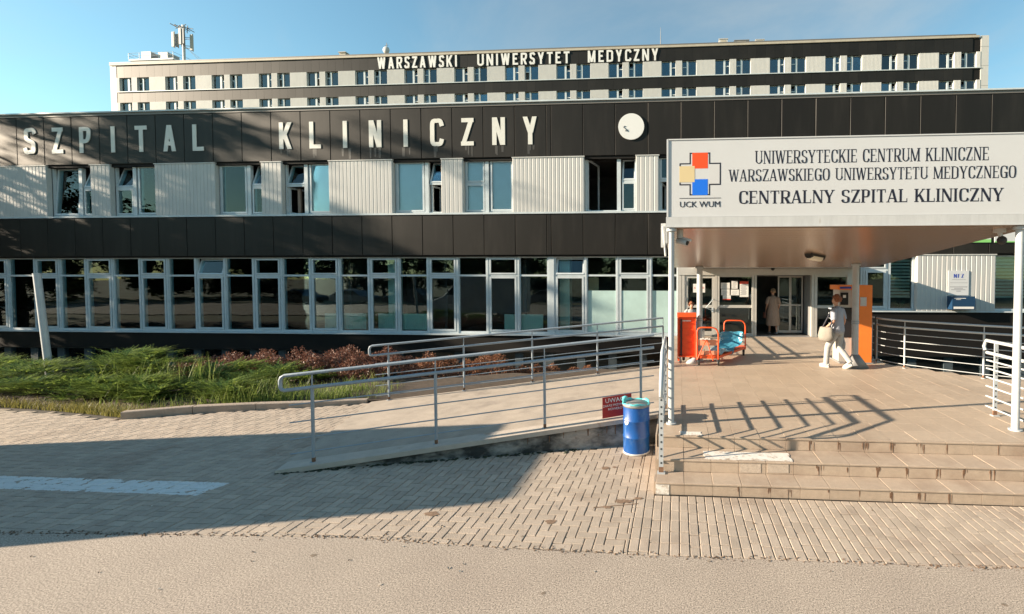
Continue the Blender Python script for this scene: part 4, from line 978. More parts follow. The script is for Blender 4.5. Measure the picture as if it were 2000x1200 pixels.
def step_rail(X, label):
    t = thing("step_railing", label, "railing", (X, 5.46, .149), "railings beside the entrance steps")
    H = (1.14,.95,.83,.70,.56,.42,.26,.10)
    for i, h in enumerate(H):
        z = PZ+h; dn = 5.43 if i < 2 else 5.50
        path = [(X,7.28,z),(X,5.90,z),(X,5.885,z-.005),(X,dn,z-.30)]
        k = MB()
        if i == 0: path = [(X,7.32,z-.19+.03),(X,7.35,z-.10),(X,7.30,z)]+path[1:]+[(X,5.40,z-.34),(X,5.385,z-.40),(X,5.41,z-.47)]
        k.tube(path, .026 if i < 2 else .0135, 8); build("handrail" if i < 2 else "bar", k, M_post, t)
    for (y, z0, z1) in ((7.08, PZ, PZ+1.14), (5.464, .149, 1.32)):
        k = MB(); k.box(X-.028, X+.028, y-.008, y+.008, z0, z1); k.box(X-.05,X+.05,y-.04,y+.04,z0,z0+.012); p = build("post", k, M_post, t)
        k = MB()
        for q in range(11): zz = z0+.12+q*(z1-z0-.2)/11; k.box(X-.009, X+.009, y-.0105, y+.0105, zz, zz+.022)
        build("slot", k, M_dark, p); k = MB(); k.box(X-.029,X+.029,y-.0095,y+.0095,z0+.012,z0+.08); build("rusty_foot", k, M_rust2, p)
step_rail(-.205, "white flat-post step railing with many bars, left of the steps by the blue bin")
step_rail(4.90, "white step railing with many bars, right of the steps beside the stout white post")
rr = [(5.03,11.45,PZ),(5.34,10.70,PZ),(6.47,9.71,PZ),(8.3,8.58,PZ)]
railing("platform_railing", "curving grey platform railing running right from the orange machine over the dark plinth", [rr[0], (5.06,11.2,PZ), (5.16,10.95,PZ), rr[1], (5.85,10.22,PZ), rr[2], (7.4,9.12,PZ), rr[3]], rr[:1]+rr[1:], (1.12,.96), (.80,.63,.46,.28,.09), M_post)
railing("platform_railing", "short white railing between the sliding doors and the orange machine", [(5.03,15.0,PZ),(5.03,13.3,PZ),(5.03,11.62,PZ)], [(5.03,14.7,PZ),(5.03,13.2,PZ),(5.03,11.75,PZ)], (1.12,.96), (.80,.63,.46,.28,.09), M_post)
railing("platform_railing", "white platform railing left of the glass entrance door, behind the orange upright trolley", [(-.2,10.9,PZ),(-.2,13.0,PZ),(-.2,15.3,PZ)], [(-.2,11.0,PZ),(-.2,13.0,PZ),(-.2,15.2,PZ)], (1.17,.97), (.80,.63,.46,.28,.09), M_post)

# ------------------------------------------------------------------ bin, warning sign, notices
bx, by = -.615, 6.50
t = thing("drum_bin", "blue metal drum bin with a turquoise liner, standing between the ramp wall and the steps", "bin", (bx, by, 0))
k = MB(); rr_ = .196
k.loft([(bx,by,.0,rr_-.012,rr_-.012),(bx,by,.012,rr_+.002,rr_+.002),(bx,by,.03,rr_,rr_),(bx,by,.245,rr_,rr_),(bx,by,.252,rr_+.006,rr_+.006),(bx,by,.262,rr_+.006,rr_+.006),(bx,by,.27,rr_,rr_),(bx,by,.49,rr_,rr_),(bx,by,.497,rr_+.006,rr_+.006),(bx,by,.507,rr_+.006,rr_+.006),(bx,by,.515,rr_,rr_),(bx,by,.70,rr_,rr_),(bx,by,.72,rr_-.004,rr_-.004)], 28)
build("drum", k, M_bluebin, t)
k = MB(); k.loft([(bx,by,.005,rr_+.004,rr_+.004),(bx,by,.02,rr_+.007,rr_+.007),(bx,by,.032,rr_+.003,rr_+.003)], 28); build("bottom_hoop", k, M_fascia, t)
k = MB(); n = 28
for i in range(n):
    pass
k.loft([(bx,by,.700,rr_+.004,rr_+.004),(bx,by,.712,rr_+.011,rr_+.011),(bx,by,.732,rr_+.011,rr_+.011),(bx,by,.740,rr_+.003,rr_+.003)], 28); build("rim_hoop", k, M_grey, t)
k = MB(); vs = []; n = 32
prof = [(1.0,.728),(1.035,.742),(1.0,.758),(.95,.756),(.91,.715),(.87,.60),(.1,.56)]
for r_, z_ in prof:
    for i in range(n):
        a = 2*math.pi*i/n; q = 1+.035*math.sin(5*a+z_*30)+random.gauss(0, .012); e = random.gauss(0, .007)+.012*math.sin(3*a)
        vs.append((bx+rr_*r_*q*math.cos(a), by+rr_*r_*q*math.sin(a), z_+e))
k.add(vs, [(j*n+i, j*n+(i+1) % n, (j+1)*n+(i+1) % n, (j+1)*n+i) for j in range(len(prof)-1) for i in range(n)], 0, True)
k.loft([(bx-.17,by-.05,.76,.03,.02),(bx-.185,by-.055,.80,.028,.018),(bx-.165,by-.05,.835,.04,.02),(bx-.16,by-.05,.85,.015,.01)], 7); build("liner", k, M_bag, t)
def on_drum(u, z, e): ang = R(228)+u/rr_; return (bx+(rr_+e)*math.cos(ang), by+(rr_+e)*math.sin(ang), z)
k = MB(); c0 = on_drum(0, .50, .004); ring = [on_drum(.042*math.cos(2*math.pi*i/18), .50+.052*math.sin(2*math.pi*i/18), .004) for i in range(18)]
k.add([c0]+ring, [(0, 1+i, 1+(i+1) % 18) for i in range(18)]); st = build("sticker", k, M_paper, t)
k = MB()
for (du, dz, w_, h_) in ((-.012,.002,.007,.022),(.012,.008,.006,.014),(.004,-.022,.014,.006)):
    k.add([on_drum(du-w_, .50+dz-h_, .0055), on_drum(du+w_, .50+dz-h_, .0055), on_drum(du+w_, .50+dz+h_, .0055), on_drum(du-w_, .50+dz+h_, .0055)], [(0,1,2,3)])
build("sticker_print", k, M_grey, t)
# red warning plate hung on the ramp railing
p0, p1 = Vector(ramp_pt(.832, .005)), Vector(ramp_pt(.918, .005)); ux = (p1-p0); ux.z = 0; wl = ux.length; ux.normalize(); ang = math.atan2(ux.y, ux.x)
t = thing("warning_sign", "red plate lettered UWAGA tied to the ramp railing behind the blue bin", "sign", tuple(p0+Vector((0,-.02,.0))))
def on_plate(mb): # local x along plate, y outwards (-), z up
    out = MB()
    for (x, y, z) in mb.v:
        q = p0+ux*x+Vector((ux.y, -ux.x, 0))*(-y)+Vector((0, 0, z+x*.10-.0)); out.v.append((q.x, q.y-.02, q.z))
    out.f, out.m, out.sm = mb.f, mb.m, mb.sm; return out
k = MB(); k.box(0, wl, -.003, .003, .055, .375); build("plate", on_plate(k), M_redsign, t)
zc = p0.z
def plate_text(s, size, z): 
    return font_mesh("lettering", s, size, M_paper, tuple(p0+ux*(wl/2)+Vector((ux.y*.006, -ux.x*.006-.02, z+wl*.05))), (R(90), -math.atan(.10), ang), t, .001)
plate_text("UWAGA", .095, .285); plate_text("ZAKAZ PRZYPINANIA", .044, .225); plate_text("ROWERÓW", .050, .165)
def notice(label, x0, x1, z0, z1, y=YF+.105, lines=6, m2=None, head=None, text=None, fold=0):
    t = thing("paper_notice", label, "notice", ((x0+x1)/2, y, z0), "notices taped to the entrance glass")
    k = MB(); k.box(x0, x1, y-.004, y-.002, z0, z1); build("sheet", k, M_paper, t)
    k = MB(); h = z1-z0
    if text: font_mesh("print", text, (x1-x0)*.24, M_redprint, ((x0+x1)/2, y-.005, z0+h*.42), (R(90), 0, 0), t, .0006)
    for i in range(lines):
        z = z0+h*(.12+.72*i/max(1, lines)); k.box(x0+.03*(1+(i % 2)), x1-.03-random.uniform(0, .3)*(x1-x0), y-.0052, y-.0042, z, z+h*.035)
    if lines: build("print", k, M_greyprint, t)
    if head: k = MB(); k.box(x0, x1, y-.0055, y-.0042, z1-h*head if head > 0 else z0, z1 if head > 0 else z0-h*head); build("print", k, m2 or M_redprint, t)
Y0 = YF+.115
notice("landscape sheet, top left of the notices on the glass beside the open door", 1.575, 1.905, 2.20, 2.42, Y0)
notice("upright sheet with a dark heading, top middle of the notices by the doors", 1.965, 2.19, 2.20, 2.52, Y0, 7, M_ink, .12)
notice("tall notice with a red band across its head, right of the other sheets", 2.265, 2.58, 1.90, 2.47, Y0, 10, M_redprint, .17)
notice("greyish sheet without heading, below the landscape sheet on the glass", 1.59, 1.90, 1.96, 2.18, Y0, 6)
notice("white sheet in the middle row, just left of the tall red-headed notice", 1.94, 2.24, 1.96, 2.17, Y0, 4)
notice("sheet with a red strip along its bottom, lowest of the notices on the glass", 1.65, 1.94, 1.79, 1.955, Y0, 4, M_redprint, -.25)
notice("sheet with red letters on the hinged glass door, behind the canopy post", .56, 1.0, 2.06, 2.38, YF+.085, 0, text="A      NE")

# ------------------------------------------------------------------ plates on the right wall
t = thing("wall_plaque", "white plate headed NFZ on the ribbed wall right of the entrance", "sign", (9.86, YF-.03, 2)); yq = YF-.025
k = MB(); k.box(9.52,10.21,yq-.02,yq,1.985,2.855); pl = build("plate", k, M_sign, t)
put_text(None, "NFZ", 9.70, 10.04, 2.60, .135, .30, .07, False, yq-.0202, .002, .30, 1.0, .4, parent=pl, m_=M_bluetext)
k = MB()
for z, a, b in ((2.53,.12,.58),(2.42,.05,.64),(2.27,.05,.64),(2.22,.2,.5),(2.17,.1,.58),(2.12,.27,.43)): k.box(9.52+a, 9.52+b, yq-.0215, yq-.0195, z, z+.012 if z > 2.3 else z+.022)
build("print", k, M_greyprint, pl)
t = thing("letter_box", "dark blue wall box with a pale strip along its bottom, under the white plate", "box", (9.88, YF-.03, 1.5))
k = MB(); k.box(9.50,10.26,yq-.30,yq-.001,1.50,1.955); build("case", k, M_navy, t); k = MB(); k.box(9.55,10.22,yq-.305,yq-.299,1.525,1.60); build("strip", k, M_paper, t)
k = MB(); k.box(9.56,9.95,yq-.303,yq-.2995,1.88,1.90); k.box(9.62,9.78,yq-.303,yq-.2995,1.84,1.855); build("print", k, M_paper, t)
for a, b, lb in ((9.4,10.94,"white banner with a green lower edge on the black band, left of the white post"),(11.06,12.6,"white banner with a thin green edge on the black band, beside the white post")):
    t = thing("wall_banner", lb, "banner", (a, YF-.02, 3.8), "banners on the black band"); k = MB(); k.box(a, b, YF-.03, YF-.006, 3.84, 4.75); build("sheet", k, M_sign, t); k = MB(); k.box(a, b, YF-.0325, YF-.0295, 3.84, 3.95 if a < 10 else 3.88); build("green_edge", k, M_green, t)

# ------------------------------------------------------------------ ticket machine
t = thing("ticket_machine", "tall orange and grey self-service machine beside the rear canopy post", "kiosk", (4.4, 11.4, PZ))
k = MB(); k.box(4.46,4.80,11.2,11.85,PZ+.03,2.42); build("side_cabinet", k, M_orangek, t)
k = MB(); k.box(4.06,4.455,11.35,11.8,PZ+.03,2.30); build("body", k, M_alu, t); k = MB(); k.box(3.98,4.455,11.22,11.82,2.305,2.42); build("header", k, M_orangek, t)
k = MB(); k.box(4.08,4.26,11.30,11.349,1.92,2.23); k.box(4.08,4.43,11.335,11.3495,1.10,1.85); build("screen", k, M_screen, t)
k = MB(); k.box(4.13,4.2,11.296,11.2995,2.10,2.17); build("label", k, M_paper, t)
k = MB(); k.box(4.02,4.30,11.216,11.2195,2.33,2.38); build("print", k, M_bluetext, t)
k = MB(); k.box(4.51,4.66,11.19,11.199,1.90,2.12); k.box(4.52,4.65,11.186,11.1895,1.915,2.105); build("plate", k, M_fascia, t)
k = MB(); k.box(4.36,4.44,11.33,11.3345,1.76,1.82); build("coin_slot", k, M_orangek, t); k = MB(); k.box(4.02,4.84,11.18,11.9,PZ,PZ+.03); build("base", k, M_grey, t)

# ------------------------------------------------------------------ orange trolleys
t = thing("upright_trolley", "orange platform trolley stood on its end by the left canopy posts", "trolley", (.23, 11.1, PZ))
x0, x1 = -.01, .455
k = MB(); k.box(x0+.03,x1-.03,11.14,11.17,.62,1.66); deck = build("deck", k, M_orange, t)
k = MB(); k.box(x0,x0+.03,11.05,11.20,.56,1.70); k.box(x1-.03,x1,11.05,11.20,.60,1.70); k.box(x0-.005,x1+.005,11.02,11.22,1.62,1.72); k.box(x0+.035,x1-.035,11.08,11.17,.60,.63); k.box(x0+.005,x0+.055,11.1,11.17,.50,.57); k.box(x1-.055,x1-.005,11.1,11.17,.50,.60); build("rim", k, M_orange, t)
k = MB()
for q in range(5): k.box(x0+.12,x1-.04,11.128,11.141,.78+q*.17,.80+q*.17)
build("rib", k, M_orange, t)
k = MB(); k.box(x0+.075,x0+.12,11.10,11.139,.64,1.56); build("black_strip", k, M_dark, t)
k = MB(); k.box(x0+.11,x0+.34,11.132,11.1385,1.50,1.53); build("label", k, M_paper, t)
for (xx, yy, z) in ((x0+.16,11.24,.56),(x1-.12,11.24,.56),(x0+.10,11.26,1.45),(x1-.1,11.26,1.45)):
    k = MB(); k.tube([(xx-.02,yy,z-.0),(xx+.02,yy,z)], .075, 12); k.box(xx-.035,xx+.035,yy-.06,yy-.02,z-.05,z+.05); build("caster", k, M_dark, t)
t = thing("platform_trolley", "orange platform trolley with two tube handles and crumpled blue sheeting on it", "trolley", (1.1, 11.3, PZ))
Pn, Pf = Vector((.47,10.70,0)), Vector((1.30,12.25,0)); ux2 = Vector((1,.0,0)); dl = (Pf-Pn)
def tp(a, b, z): q = Pn+ux2*a+dl*b; return (q.x, q.y, z)   # a across (0..0.5), b along, z height
for b, zt, w0, w1 in ((0, 1.395, 0, .51), (1, 1.42, -.02, .56)):
    k = MB(); pts = [tp(w0,b,.62),tp(w0,b,zt-.10),tp(w0+.02,b,zt-.04),tp(w0+.06,b,zt-.01),tp(w0+.12,b,zt),tp(w1-.14,b,zt),tp(w1-.07,b,zt-.02),tp(w1-.02,b,zt-.08),tp(w1,b,zt-.16),tp(w1,b,.62)]; k.tube(pts, .019, 8); k.tube([tp(w0,b,.72),tp(w1,b,.72)], .014, 6); build("handle", k, M_orange, t)
k = MB(); k.add([tp(0,0,.64),tp(.51,0,.64),tp(.56,1,.64),tp(-.02,1,.64),tp(0,0,.70),tp(.51,0,.70),tp(.56,1,.70),tp(-.02,1,.70)], [(0,3,2,1),(4,5,6,7),(0,1,5,4),(1,2,6,5),(2,3,7,6),(3,0,4,7)]); build("deck", k, M_orange, t)
k = MB(); k.add([tp(.01,.0,.96),tp(.50,.0,.96),tp(.50,.01,.96),tp(.01,.01,.96),tp(.01,.0,1.10),tp(.50,.0,1.10),tp(.50,.01,1.10),tp(.01,.01,1.10)], [(0,3,2,1),(4,5,6,7),(0,1,5,4),(1,2,6,5),(2,3,7,6),(3,0,4,7)]); k.add([tp(.01,.0,.70),tp(.50,.0,.70),tp(.50,.01,.70),tp(.01,.01,.70),tp(.01,.0,.83),tp(.50,.0,.83),tp(.50,.01,.83),tp(.01,.01,.83)], [(0,3,2,1),(4,5,6,7),(0,1,5,4),(1,2,6,5),(2,3,7,6),(3,0,4,7)]); build("end_board", k, mat("faded_orange", (.72,.30,.18), .6, .1, 6), t)
k = MB(); k.tube([tp(.02,-.02,.62),tp(.235,-.03,1.10),tp(.255,-.03,1.10),tp(.40,-.02,.60)], .014, 6); build("brace", k, M_orange, t)
k = MB(); k.tube([tp(.22,-.04,.72),tp(.21,-.05,.80),tp(.215,-.06,.88)], .008, 5); build("tow_hook", k, M_dark, t)
for a, b in ((.03,.02),(.50,.02),(.02,.97),(.53,.97)):
    x, y, z = tp(a, b, PZ+.085); k = MB(); k.tube([(x-.02,y,z),(x+.02,y,z)], .085, 14); c = build("caster", k, M_dark, t); k = MB(); k.tube([(x-.024,y,z),(x+.024,y,z)], .03, 10); k.box(x-.032,x-.026,y-.03,y+.03,z,.645); k.box(x+.026,x+.032,y-.03,y+.03,z,.645); build("fork", k, M_steel, c)
# blue sheeting, seat-shaped where it hangs over the far handle
def cloth(name, label, fn, nu, nv, m_, th=.004, amp=.012):
    v = [[Vector(fn(i/nu, j/nv))+Vector((random.gauss(0, amp), random.gauss(0, amp), random.gauss(0, amp*.8))) for i in range(nu+1)] for j in range(nv+1)]
    k = MB(); flat = [tuple(q) for row in v for q in row]; n = nu+1
    fs = [(j*n+i, j*n+i+1, (j+1)*n+i+1, (j+1)*n+i) for j in range(nv) for i in range(nu)]
    k.add(flat, fs, 0, True); o = build(name, k, m_); o['label'] = label; md = o.modifiers.new("s", 'SOLIDIFY'); md.thickness = th; sdv = o.modifiers.new("u", 'SUBSURF'); sdv.levels = sdv.render_levels = 1
    return o
def seat_fn(u, v):
    a = -.035+u*.60
    e = abs(2*u-1)**3
    if v < .12: b = .50-.02*(v < .06); z = .62+v*1.2
    elif v < .42: b = .50+(v-.12)*1.15; z = .765-.02*math.sin((v-.12)*10)
    elif v < .56: b = .845+(v-.42)*.45; z = .765+(v-.42)*.75
    else: b = .91+(v-.56)*.10; z = .87+(v-.56)*.60
    return tp(a, b-.07*e*(v > .42), z+.05*e*(.12 < v < .5))
o = cloth("blue_sheet", "shiny blue plastic sheeting draped over the far end of the orange trolley", seat_fn, 12, 16, M_bluesheet); o['category'] = "sheet"
def lump_fn(u, v): return tp(.02+.50*u, .03+.45*v, .725+.13*math.sin(math.pi*u)*math.sin(math.pi*v)+.04*math.sin(u*11+v*7)*math.sin(math.pi*v))
o = cloth("clear_sheet", "crumpled pale blue plastic film heaped in the middle of the orange trolley", lump_fn, 12, 12, M_clear, .003, .016); o['category'] = "sheet"
k = MB()
for q in range(5): x, y, z = tp(.10+q*.05, -.04, 1.105+.01*(q % 2)); k.box(x, x+.045, y, y+.06, z, z+.03)
o = build("paper_scrap", k, M_paper, origin=tp(.2,-.03,1.1)); tag(o, "white paper scraps lying on the near end board of the orange trolley", "paper")
k = MB(); k.loft([(.34,11.0,PZ+.001,.14,.09),(.36,11.0,PZ+.06,.12,.08),(.42,11.02,PZ+.13,.05,.04)], 10); o = build("grey_bag", k, M_fascia, origin=(.36,11,PZ)); tag(o, "small crumpled grey bag on the floor against the orange trolley's wheel", "bag")

# leaning post in the bed
k = MB(); k.tube([(-14.40,9.2,-.05),(-14.664,9.2,2.69)], .062, 12); k.tube([(-14.664,9.2,2.68),(-14.665,9.2,2.70)], .066, 12); o = build("leaning_post", k, M_post, origin=(-14.4,9.2,0)); tag(o, "bare grey metal pipe leaning left among the green junipers", "post")
# ------------------------------------------------------------------ people
def skin_body(name, verts, edges, parent, m_, root=0, sub=1):
    me = bpy.data.meshes.new(name); og = worg(parent)
    me.from_pydata([tuple(Vector(v[0])-Vector(og)) for v in verts], edges, []); me.materials.append(m_)
    o = bpy.data.objects.new(name, me); COL.objects.link(o); o.parent = parent
    md = o.modifiers.new("skin", 'SKIN'); md.use_smooth_shade = True
    for i, v in enumerate(verts):
        d = me.skin_vertices[0].data[i]; d.radius = v[1] if isinstance(v[1], tuple) else (v[1], v[1]); d.use_root = (i == root)
    s = o.modifiers.new("sub", 'SUBSURF'); s.levels = s.render_levels = sub
    return o
class Fig:
    def __init__(s, base, face): s.b = Vector(base); s.F = Vector((math.cos(face), math.sin(face), 0)); s.L = Vector((-math.sin(face), math.cos(face), 0)); s.v = []; s.e = []; s.n = {}
    def p(s, f, l, z): return s.b+s.F*f+s.L*l+Vector((0, 0, z))
    def j(s, key, f, l, z, r, to=None):
        s.n[key] = len(s.v); s.v.append((s.p(f, l, z), r))
        if to: s.e.append((s.n[to], s.n[key]))
    def hand(s, side, wrist, d, curl=.6):
        """palm and five fingers from the wrist joint; d = direction of the hand (f,l,z)"""
        w = s.v[s.n[wrist]][0]; d = Vector(d).normalized(); D = s.F*d.x+s.L*d.y+Vector((0,0,d.z)); out = s.L*(1 if side == 'l' else -1)
        fr = s.F
        base = len(s.v); s.v.append((w+D*.05, .022)); s.e.append((s.n[wrist], base))
        pal = base+1; s.v.append((w+D*.085, .021)); s.e.append((base, pal))
        for q, ln in zip((-1.5,-.5,.5,1.5), (.062,.074,.078,.068)):
            a = len(s.v); s.v.append((w+D*.10+fr*q*.020, .0085)); s.e.append((pal, a)); s.v.append((w+D*(.10+ln*.6)+fr*q*.021-out*.012*curl, .0082)); s.e.append((a, a+1)); s.v.append((w+D*(.10+ln)+fr*q*.020-out*.035*curl, .007)); s.e.append((a+1, a+2))
        a = len(s.v); s.v.append((w+D*.06+fr*.035, .0105)); s.e.append((base, a)); s.v.append((w+D*.10+fr*.050-out*.012, .009)); s.e.append((a, a+1))
def head_parts(fg, z, hairm, parent, hz=.0, f=0.0, hair='short', bun=False):
    """hair cap, ears; the skull and face are part of the body"""
    k = MB(); c = fg.p(f-.018, 0, z+.02); rnd = random.Random(3)
    vs = []; n, m = 16, 10
    for i in range(m+1):
        th = math.pi*.66*i/m
        for q in range(n):
            a = 2*math.pi*q/n; cut = 1.0
            x, y, zz = math.sin(th)*math.cos(a), math.sin(th)*math.sin(a), math.cos(th)
            if x > .3: zz = max(zz, .22+.5*(x-.3)) if hair else zz
            rr = 1+rnd.gauss(0, .02)
            v = c+fg.F*(x*.103*rr)+fg.L*(y*.090*rr)+Vector((0,0,zz*.115*rr)); vs.append(tuple(v))
    k.add(vs, [(i*n+q, i*n+(q+1) % n, (i+1)*n+(q+1) % n, (i+1)*n+q) for i in range(m) for q in range(n)], 0, True)
    for q in range(46):
        a = rnd.uniform(0, 6.28); th = rnd.uniform(.1, 1.9); x, y, zz = math.sin(th)*math.cos(a), math.sin(th)*math.sin(a), math.cos(th)
        if x > .55 and zz < .3: continue
        v = c+fg.F*(x*.100)+fg.L*(y*.088)+Vector((0,0,zz*.112)); r_ = rnd.uniform(.016, .028); k.sphere(tuple(v), r_, 6, 4)
    if bun: k.sphere(tuple(c-fg.F*.11+Vector((0,0,.01))), .045, 8, 6)
    return build("hair", k, hairm, parent)
def tube_part(name, pts, rs, m_, parent, n=12): k = MB(); k.tube(pts, rs, n); return build(name, k, m_, parent)
def face_bits(fg, z, parent, f=0.0):
    k = MB()
    for s_ in (1, -1): k.sphere(tuple(fg.p(f+.088, s_*.032, z)), .010, 6, 4)
    build("eye", k, M_dark, parent)
# woman in white
H0 = (3.76, 10.58, PZ); fw_ang = R(132)
t = thing("person", "auburn-haired woman in pale T-shirt and white trousers walking with a shoulder bag", "person", H0, "people at the entrance")
g_ = Fig(H0, fw_ang)
g_.j('pelvis', 0, 0, .93, .10); g_.j('waist', .0, 0, 1.08, .095, 'pelvis'); g_.j('chest', .02, 0, 1.27, .105, 'waist'); g_.j('neck0', .02, 0, 1.42, .052, 'chest'); g_.j('neck', .04, 0, 1.49, .045, 'neck0')
g_.j('chin', .065, 0, 1.535, .058, 'neck'); g_.j('head', .06, 0, 1.60, .085, 'chin'); g_.j('crown', .045, 0, 1.665, .072, 'head'); g_.j('nose', .155, 0, 1.585, .014, 'head')
for s_, q in (('l', 1), ('r', -1)):
    g_.j('sh'+s_, .01, q*.15, 1.385, .052, 'chest')
    g_.j('hip'+s_, 0, q*.085, .88, .08, 'pelvis')
g_.j('ell', -.03, .235, 1.13, .036, 'shl'); g_.j('wrl', .17, .25, .96, .025, 'ell'); g_.j('elr', -.05, -.215, 1.12, .036, 'shr'); g_.j('wrr', .06, -.25, .90, .025, 'elr')
g_.hand('l', 'wrl', (.55, -.05, -.8)); g_.hand('r', 'wrr', (.2, 0, -1))
g_.j('knl', .20, .085, .50, .050, 'hipl'); g_.j('anl', .23, .085, .10, .036, 'knl'); g_.j('tol', .36, .09, .035, .030, 'anl')
g_.j('knr', .02, -.085, .49, .050, 'hipr'); g_.j('anr', -.26, -.085, .17, .036, 'knr'); g_.j('tor', -.17, -.09, .045, .030, 'anr')
skin_body("body", g_.v, g_.e, t, M_skin, 0, 1); head_parts(g_, 1.605, M_hair, t, f=.05); face_bits(g_, 1.612, t, .05)
P = g_.p
def ell(secs, m_, nm, n=18): k = MB(); k.loft([(*P(f, l, z)[:2], z+H0[2], rx, ry, fw_ang) for f, l, z, rx, ry in secs], n); return k
k = ell([(-.0,0,.86,.125,.185),(0,0,.90,.132,.19),(0,0,1.0,.122,.178),(.005,0,1.10,.115,.168),(.02,0,1.22,.125,.178),(.02,0,1.32,.122,.185),(.015,0,1.40,.095,.165),(.015,0,1.445,.065,.085),(.03,0,1.47,.055,.06)], None, "shirt")
for q in (1, -1): k.tube([P(.01,q*.12,1.40), P(.01,q*.185,1.36), P(-.01,q*.225,1.24), P(-.022,q*.236,1.16)], [.06,.070,.066,.064], 12)
build("shirt", k, M_shirt, t)
k = ell([(0,0,.80,.12,.165),(0,0,.86,.125,.178),(0,0,.93,.118,.172)], None, "tr")
k.tube([P(0,.085,.88), P(.10,.088,.70), P(.20,.087,.50), P(.225,.087,.30), P(.235,.086,.13), P(.24,.086,.085)], [.098,.092,.072,.066,.064,.070], 14)
k.tube([P(0,-.085,.88), P(.01,-.088,.70), P(.02,-.087,.49), P(-.13,-.087,.33), P(-.235,-.086,.20), P(-.26,-.086,.165)], [.098,.092,.072,.066,.062,.068], 14)
build("trousers", k, M_trous, t)
for (f, l, z, pit) in ((.27,.088,.045,0), (-.20,-.088,.085,.55)):
    k = MB(); c, s_ = math.cos(pit), math.sin(pit)
    pts = [(-.11,.02),(-.06,.025),(.02,.018),(.09,.004),(.135,-.006)]; k.tube([P(f+a*c+b*s_, l, z+b*c-a*s_) for a, b in pts], [.035,.043,.044,.042,.026], 10, sx=.95); k.tube([P(f+a*c-.035*s_, l, z-.030*c-a*s_) for a, b in pts], [.024,.036,.04,.038,.022], 8); build("shoe", k, M_shoe, t)
b_ = thing("shoulder_bag", "large pale slouchy bag on a dark strap, hanging from the walking woman's shoulder", "bag", tuple(P(.13,.27,.68)))
k = MB(); k.loft([(*P(.13,.30,.0)[:2],H0[2]+z,rx,ry,fw_ang+.1) for z, rx, ry in ((.66,.09,.05),(.68,.165,.075),(.76,.19,.09),(.86,.18,.085),(.95,.15,.06),(.99,.13,.035))], 18)
k.v = [(x+random.gauss(0,.006), y+random.gauss(0,.006), z+random.gauss(0,.004)) for x, y, z in k.v]; build("pouch", k, M_tote, b_)
k = MB(); k.tube([P(.22,.30,.97), P(.12,.26,1.2), P(.05,.15,1.445), P(.0,.135,1.455), P(-.03,.22,1.25), P(.05,.30,.97)], .014, 6, sx=1.6); build("strap", k, M_strap, b_)
b_ = thing("carrier_bag", "white plastic carrier bag in the far hand of the walking woman", "bag", tuple(P(.08,-.27,.45)))
k = MB(); k.loft([(*P(.08,-.27,0)[:2],H0[2]+z,rx,ry,fw_ang) for z, rx, ry in ((.42,.07,.04),(.44,.12,.06),(.58,.125,.065),(.70,.09,.04),(.78,.03,.02),(.82,.025,.018))], 14); k.v = [(x+random.gauss(0,.006), y+random.gauss(0,.006), z) for x, y, z in k.v]; build("pouch", k, M_trous, b_)
# woman in a beige dress going in
H0 = (3.62, 17.0, PZ); fw_ang = R(95)
t = thing("person", "woman in a long beige dress seen from behind, walking in through the doors", "person", H0, "people at the entrance")
g_ = Fig(H0, fw_ang); P = g_.p
g_.j('pelvis', 0, 0, .93, .11); g_.j('waist', 0, 0, 1.08, .10, 'pelvis'); g_.j('chest', .02, 0, 1.28, .11, 'waist'); g_.j('neck', .03, 0, 1.45, .05, 'chest'); g_.j('chin', .06, 0, 1.52, .06, 'neck'); g_.j('head', .05, 0, 1.59, .085, 'chin'); g_.j('crown', .03, 0, 1.65, .07, 'head'); g_.j('nose', .145, 0, 1.575, .014, 'head')
for s_, q in (('l', 1), ('r', -1)): g_.j('sh'+s_, .01, q*.16, 1.38, .05, 'chest'); g_.j('hip'+s_, 0, q*.09, .86, .08, 'pelvis'); g_.j('el'+s_, -.02, q*.235, 1.12, .038, 'sh'+s_); g_.j('wr'+s_, .12, q*.24, .92, .026, 'el'+s_); g_.hand(s_, 'wr'+s_, (.4, 0, -.9))
g_.j('knl', .10, .09, .48, .05, 'hipl'); g_.j('anl', .16, .09, .09, .037, 'knl'); g_.j('tol', .28, .095, .03, .03, 'anl'); g_.j('knr', .02, -.09, .48, .05, 'hipr'); g_.j('anr', -.18, -.09, .13, .037, 'knr'); g_.j('tor', -.08, -.095, .035, .03, 'anr')
skin_body("body", g_.v, g_.e, t, M_skin, 0, 1); head_parts(g_, 1.595, M_hairg, t, f=.04, bun=True); face_bits(g_, 1.60, t, .04)
k = MB(); secs = [(0,0,.32,.19,.25),(0,0,.36,.20,.26),(0,0,.6,.19,.25),(0,0,.85,.165,.225),(0,0,1.02,.135,.185),(.01,0,1.15,.13,.178),(.02,0,1.28,.135,.185),(.015,0,1.38,.11,.175),(.015,0,1.44,.07,.09),(.02,0,1.46,.06,.07)]
n = 26; vs = []
for i, (f, l, z, rx, ry) in enumerate(secs):
    for q in range(n):
        a = 2*math.pi*q/n; w_ = 1+(.07*math.sin(a*7) if z < .9 else 0)*(1-z/.95)
        vs.append(tuple(P(f+rx*w_*math.cos(a), l+ry*w_*math.sin(a), z)))
k.add(vs, [(i*n+q, i*n+(q+1) % n, (i+1)*n+(q+1) % n, (i+1)*n+q) for i in range(len(secs)-1) for q in range(n)], 0, True)
for q in (1, -1): k.tube([P(.01,q*.13,1.39), P(.01,q*.19,1.35), P(-.01,q*.232,1.2), P(-.02,q*.24,1.14)], [.06,.07,.066,.064], 12)
build("dress", k, M_dress, t)
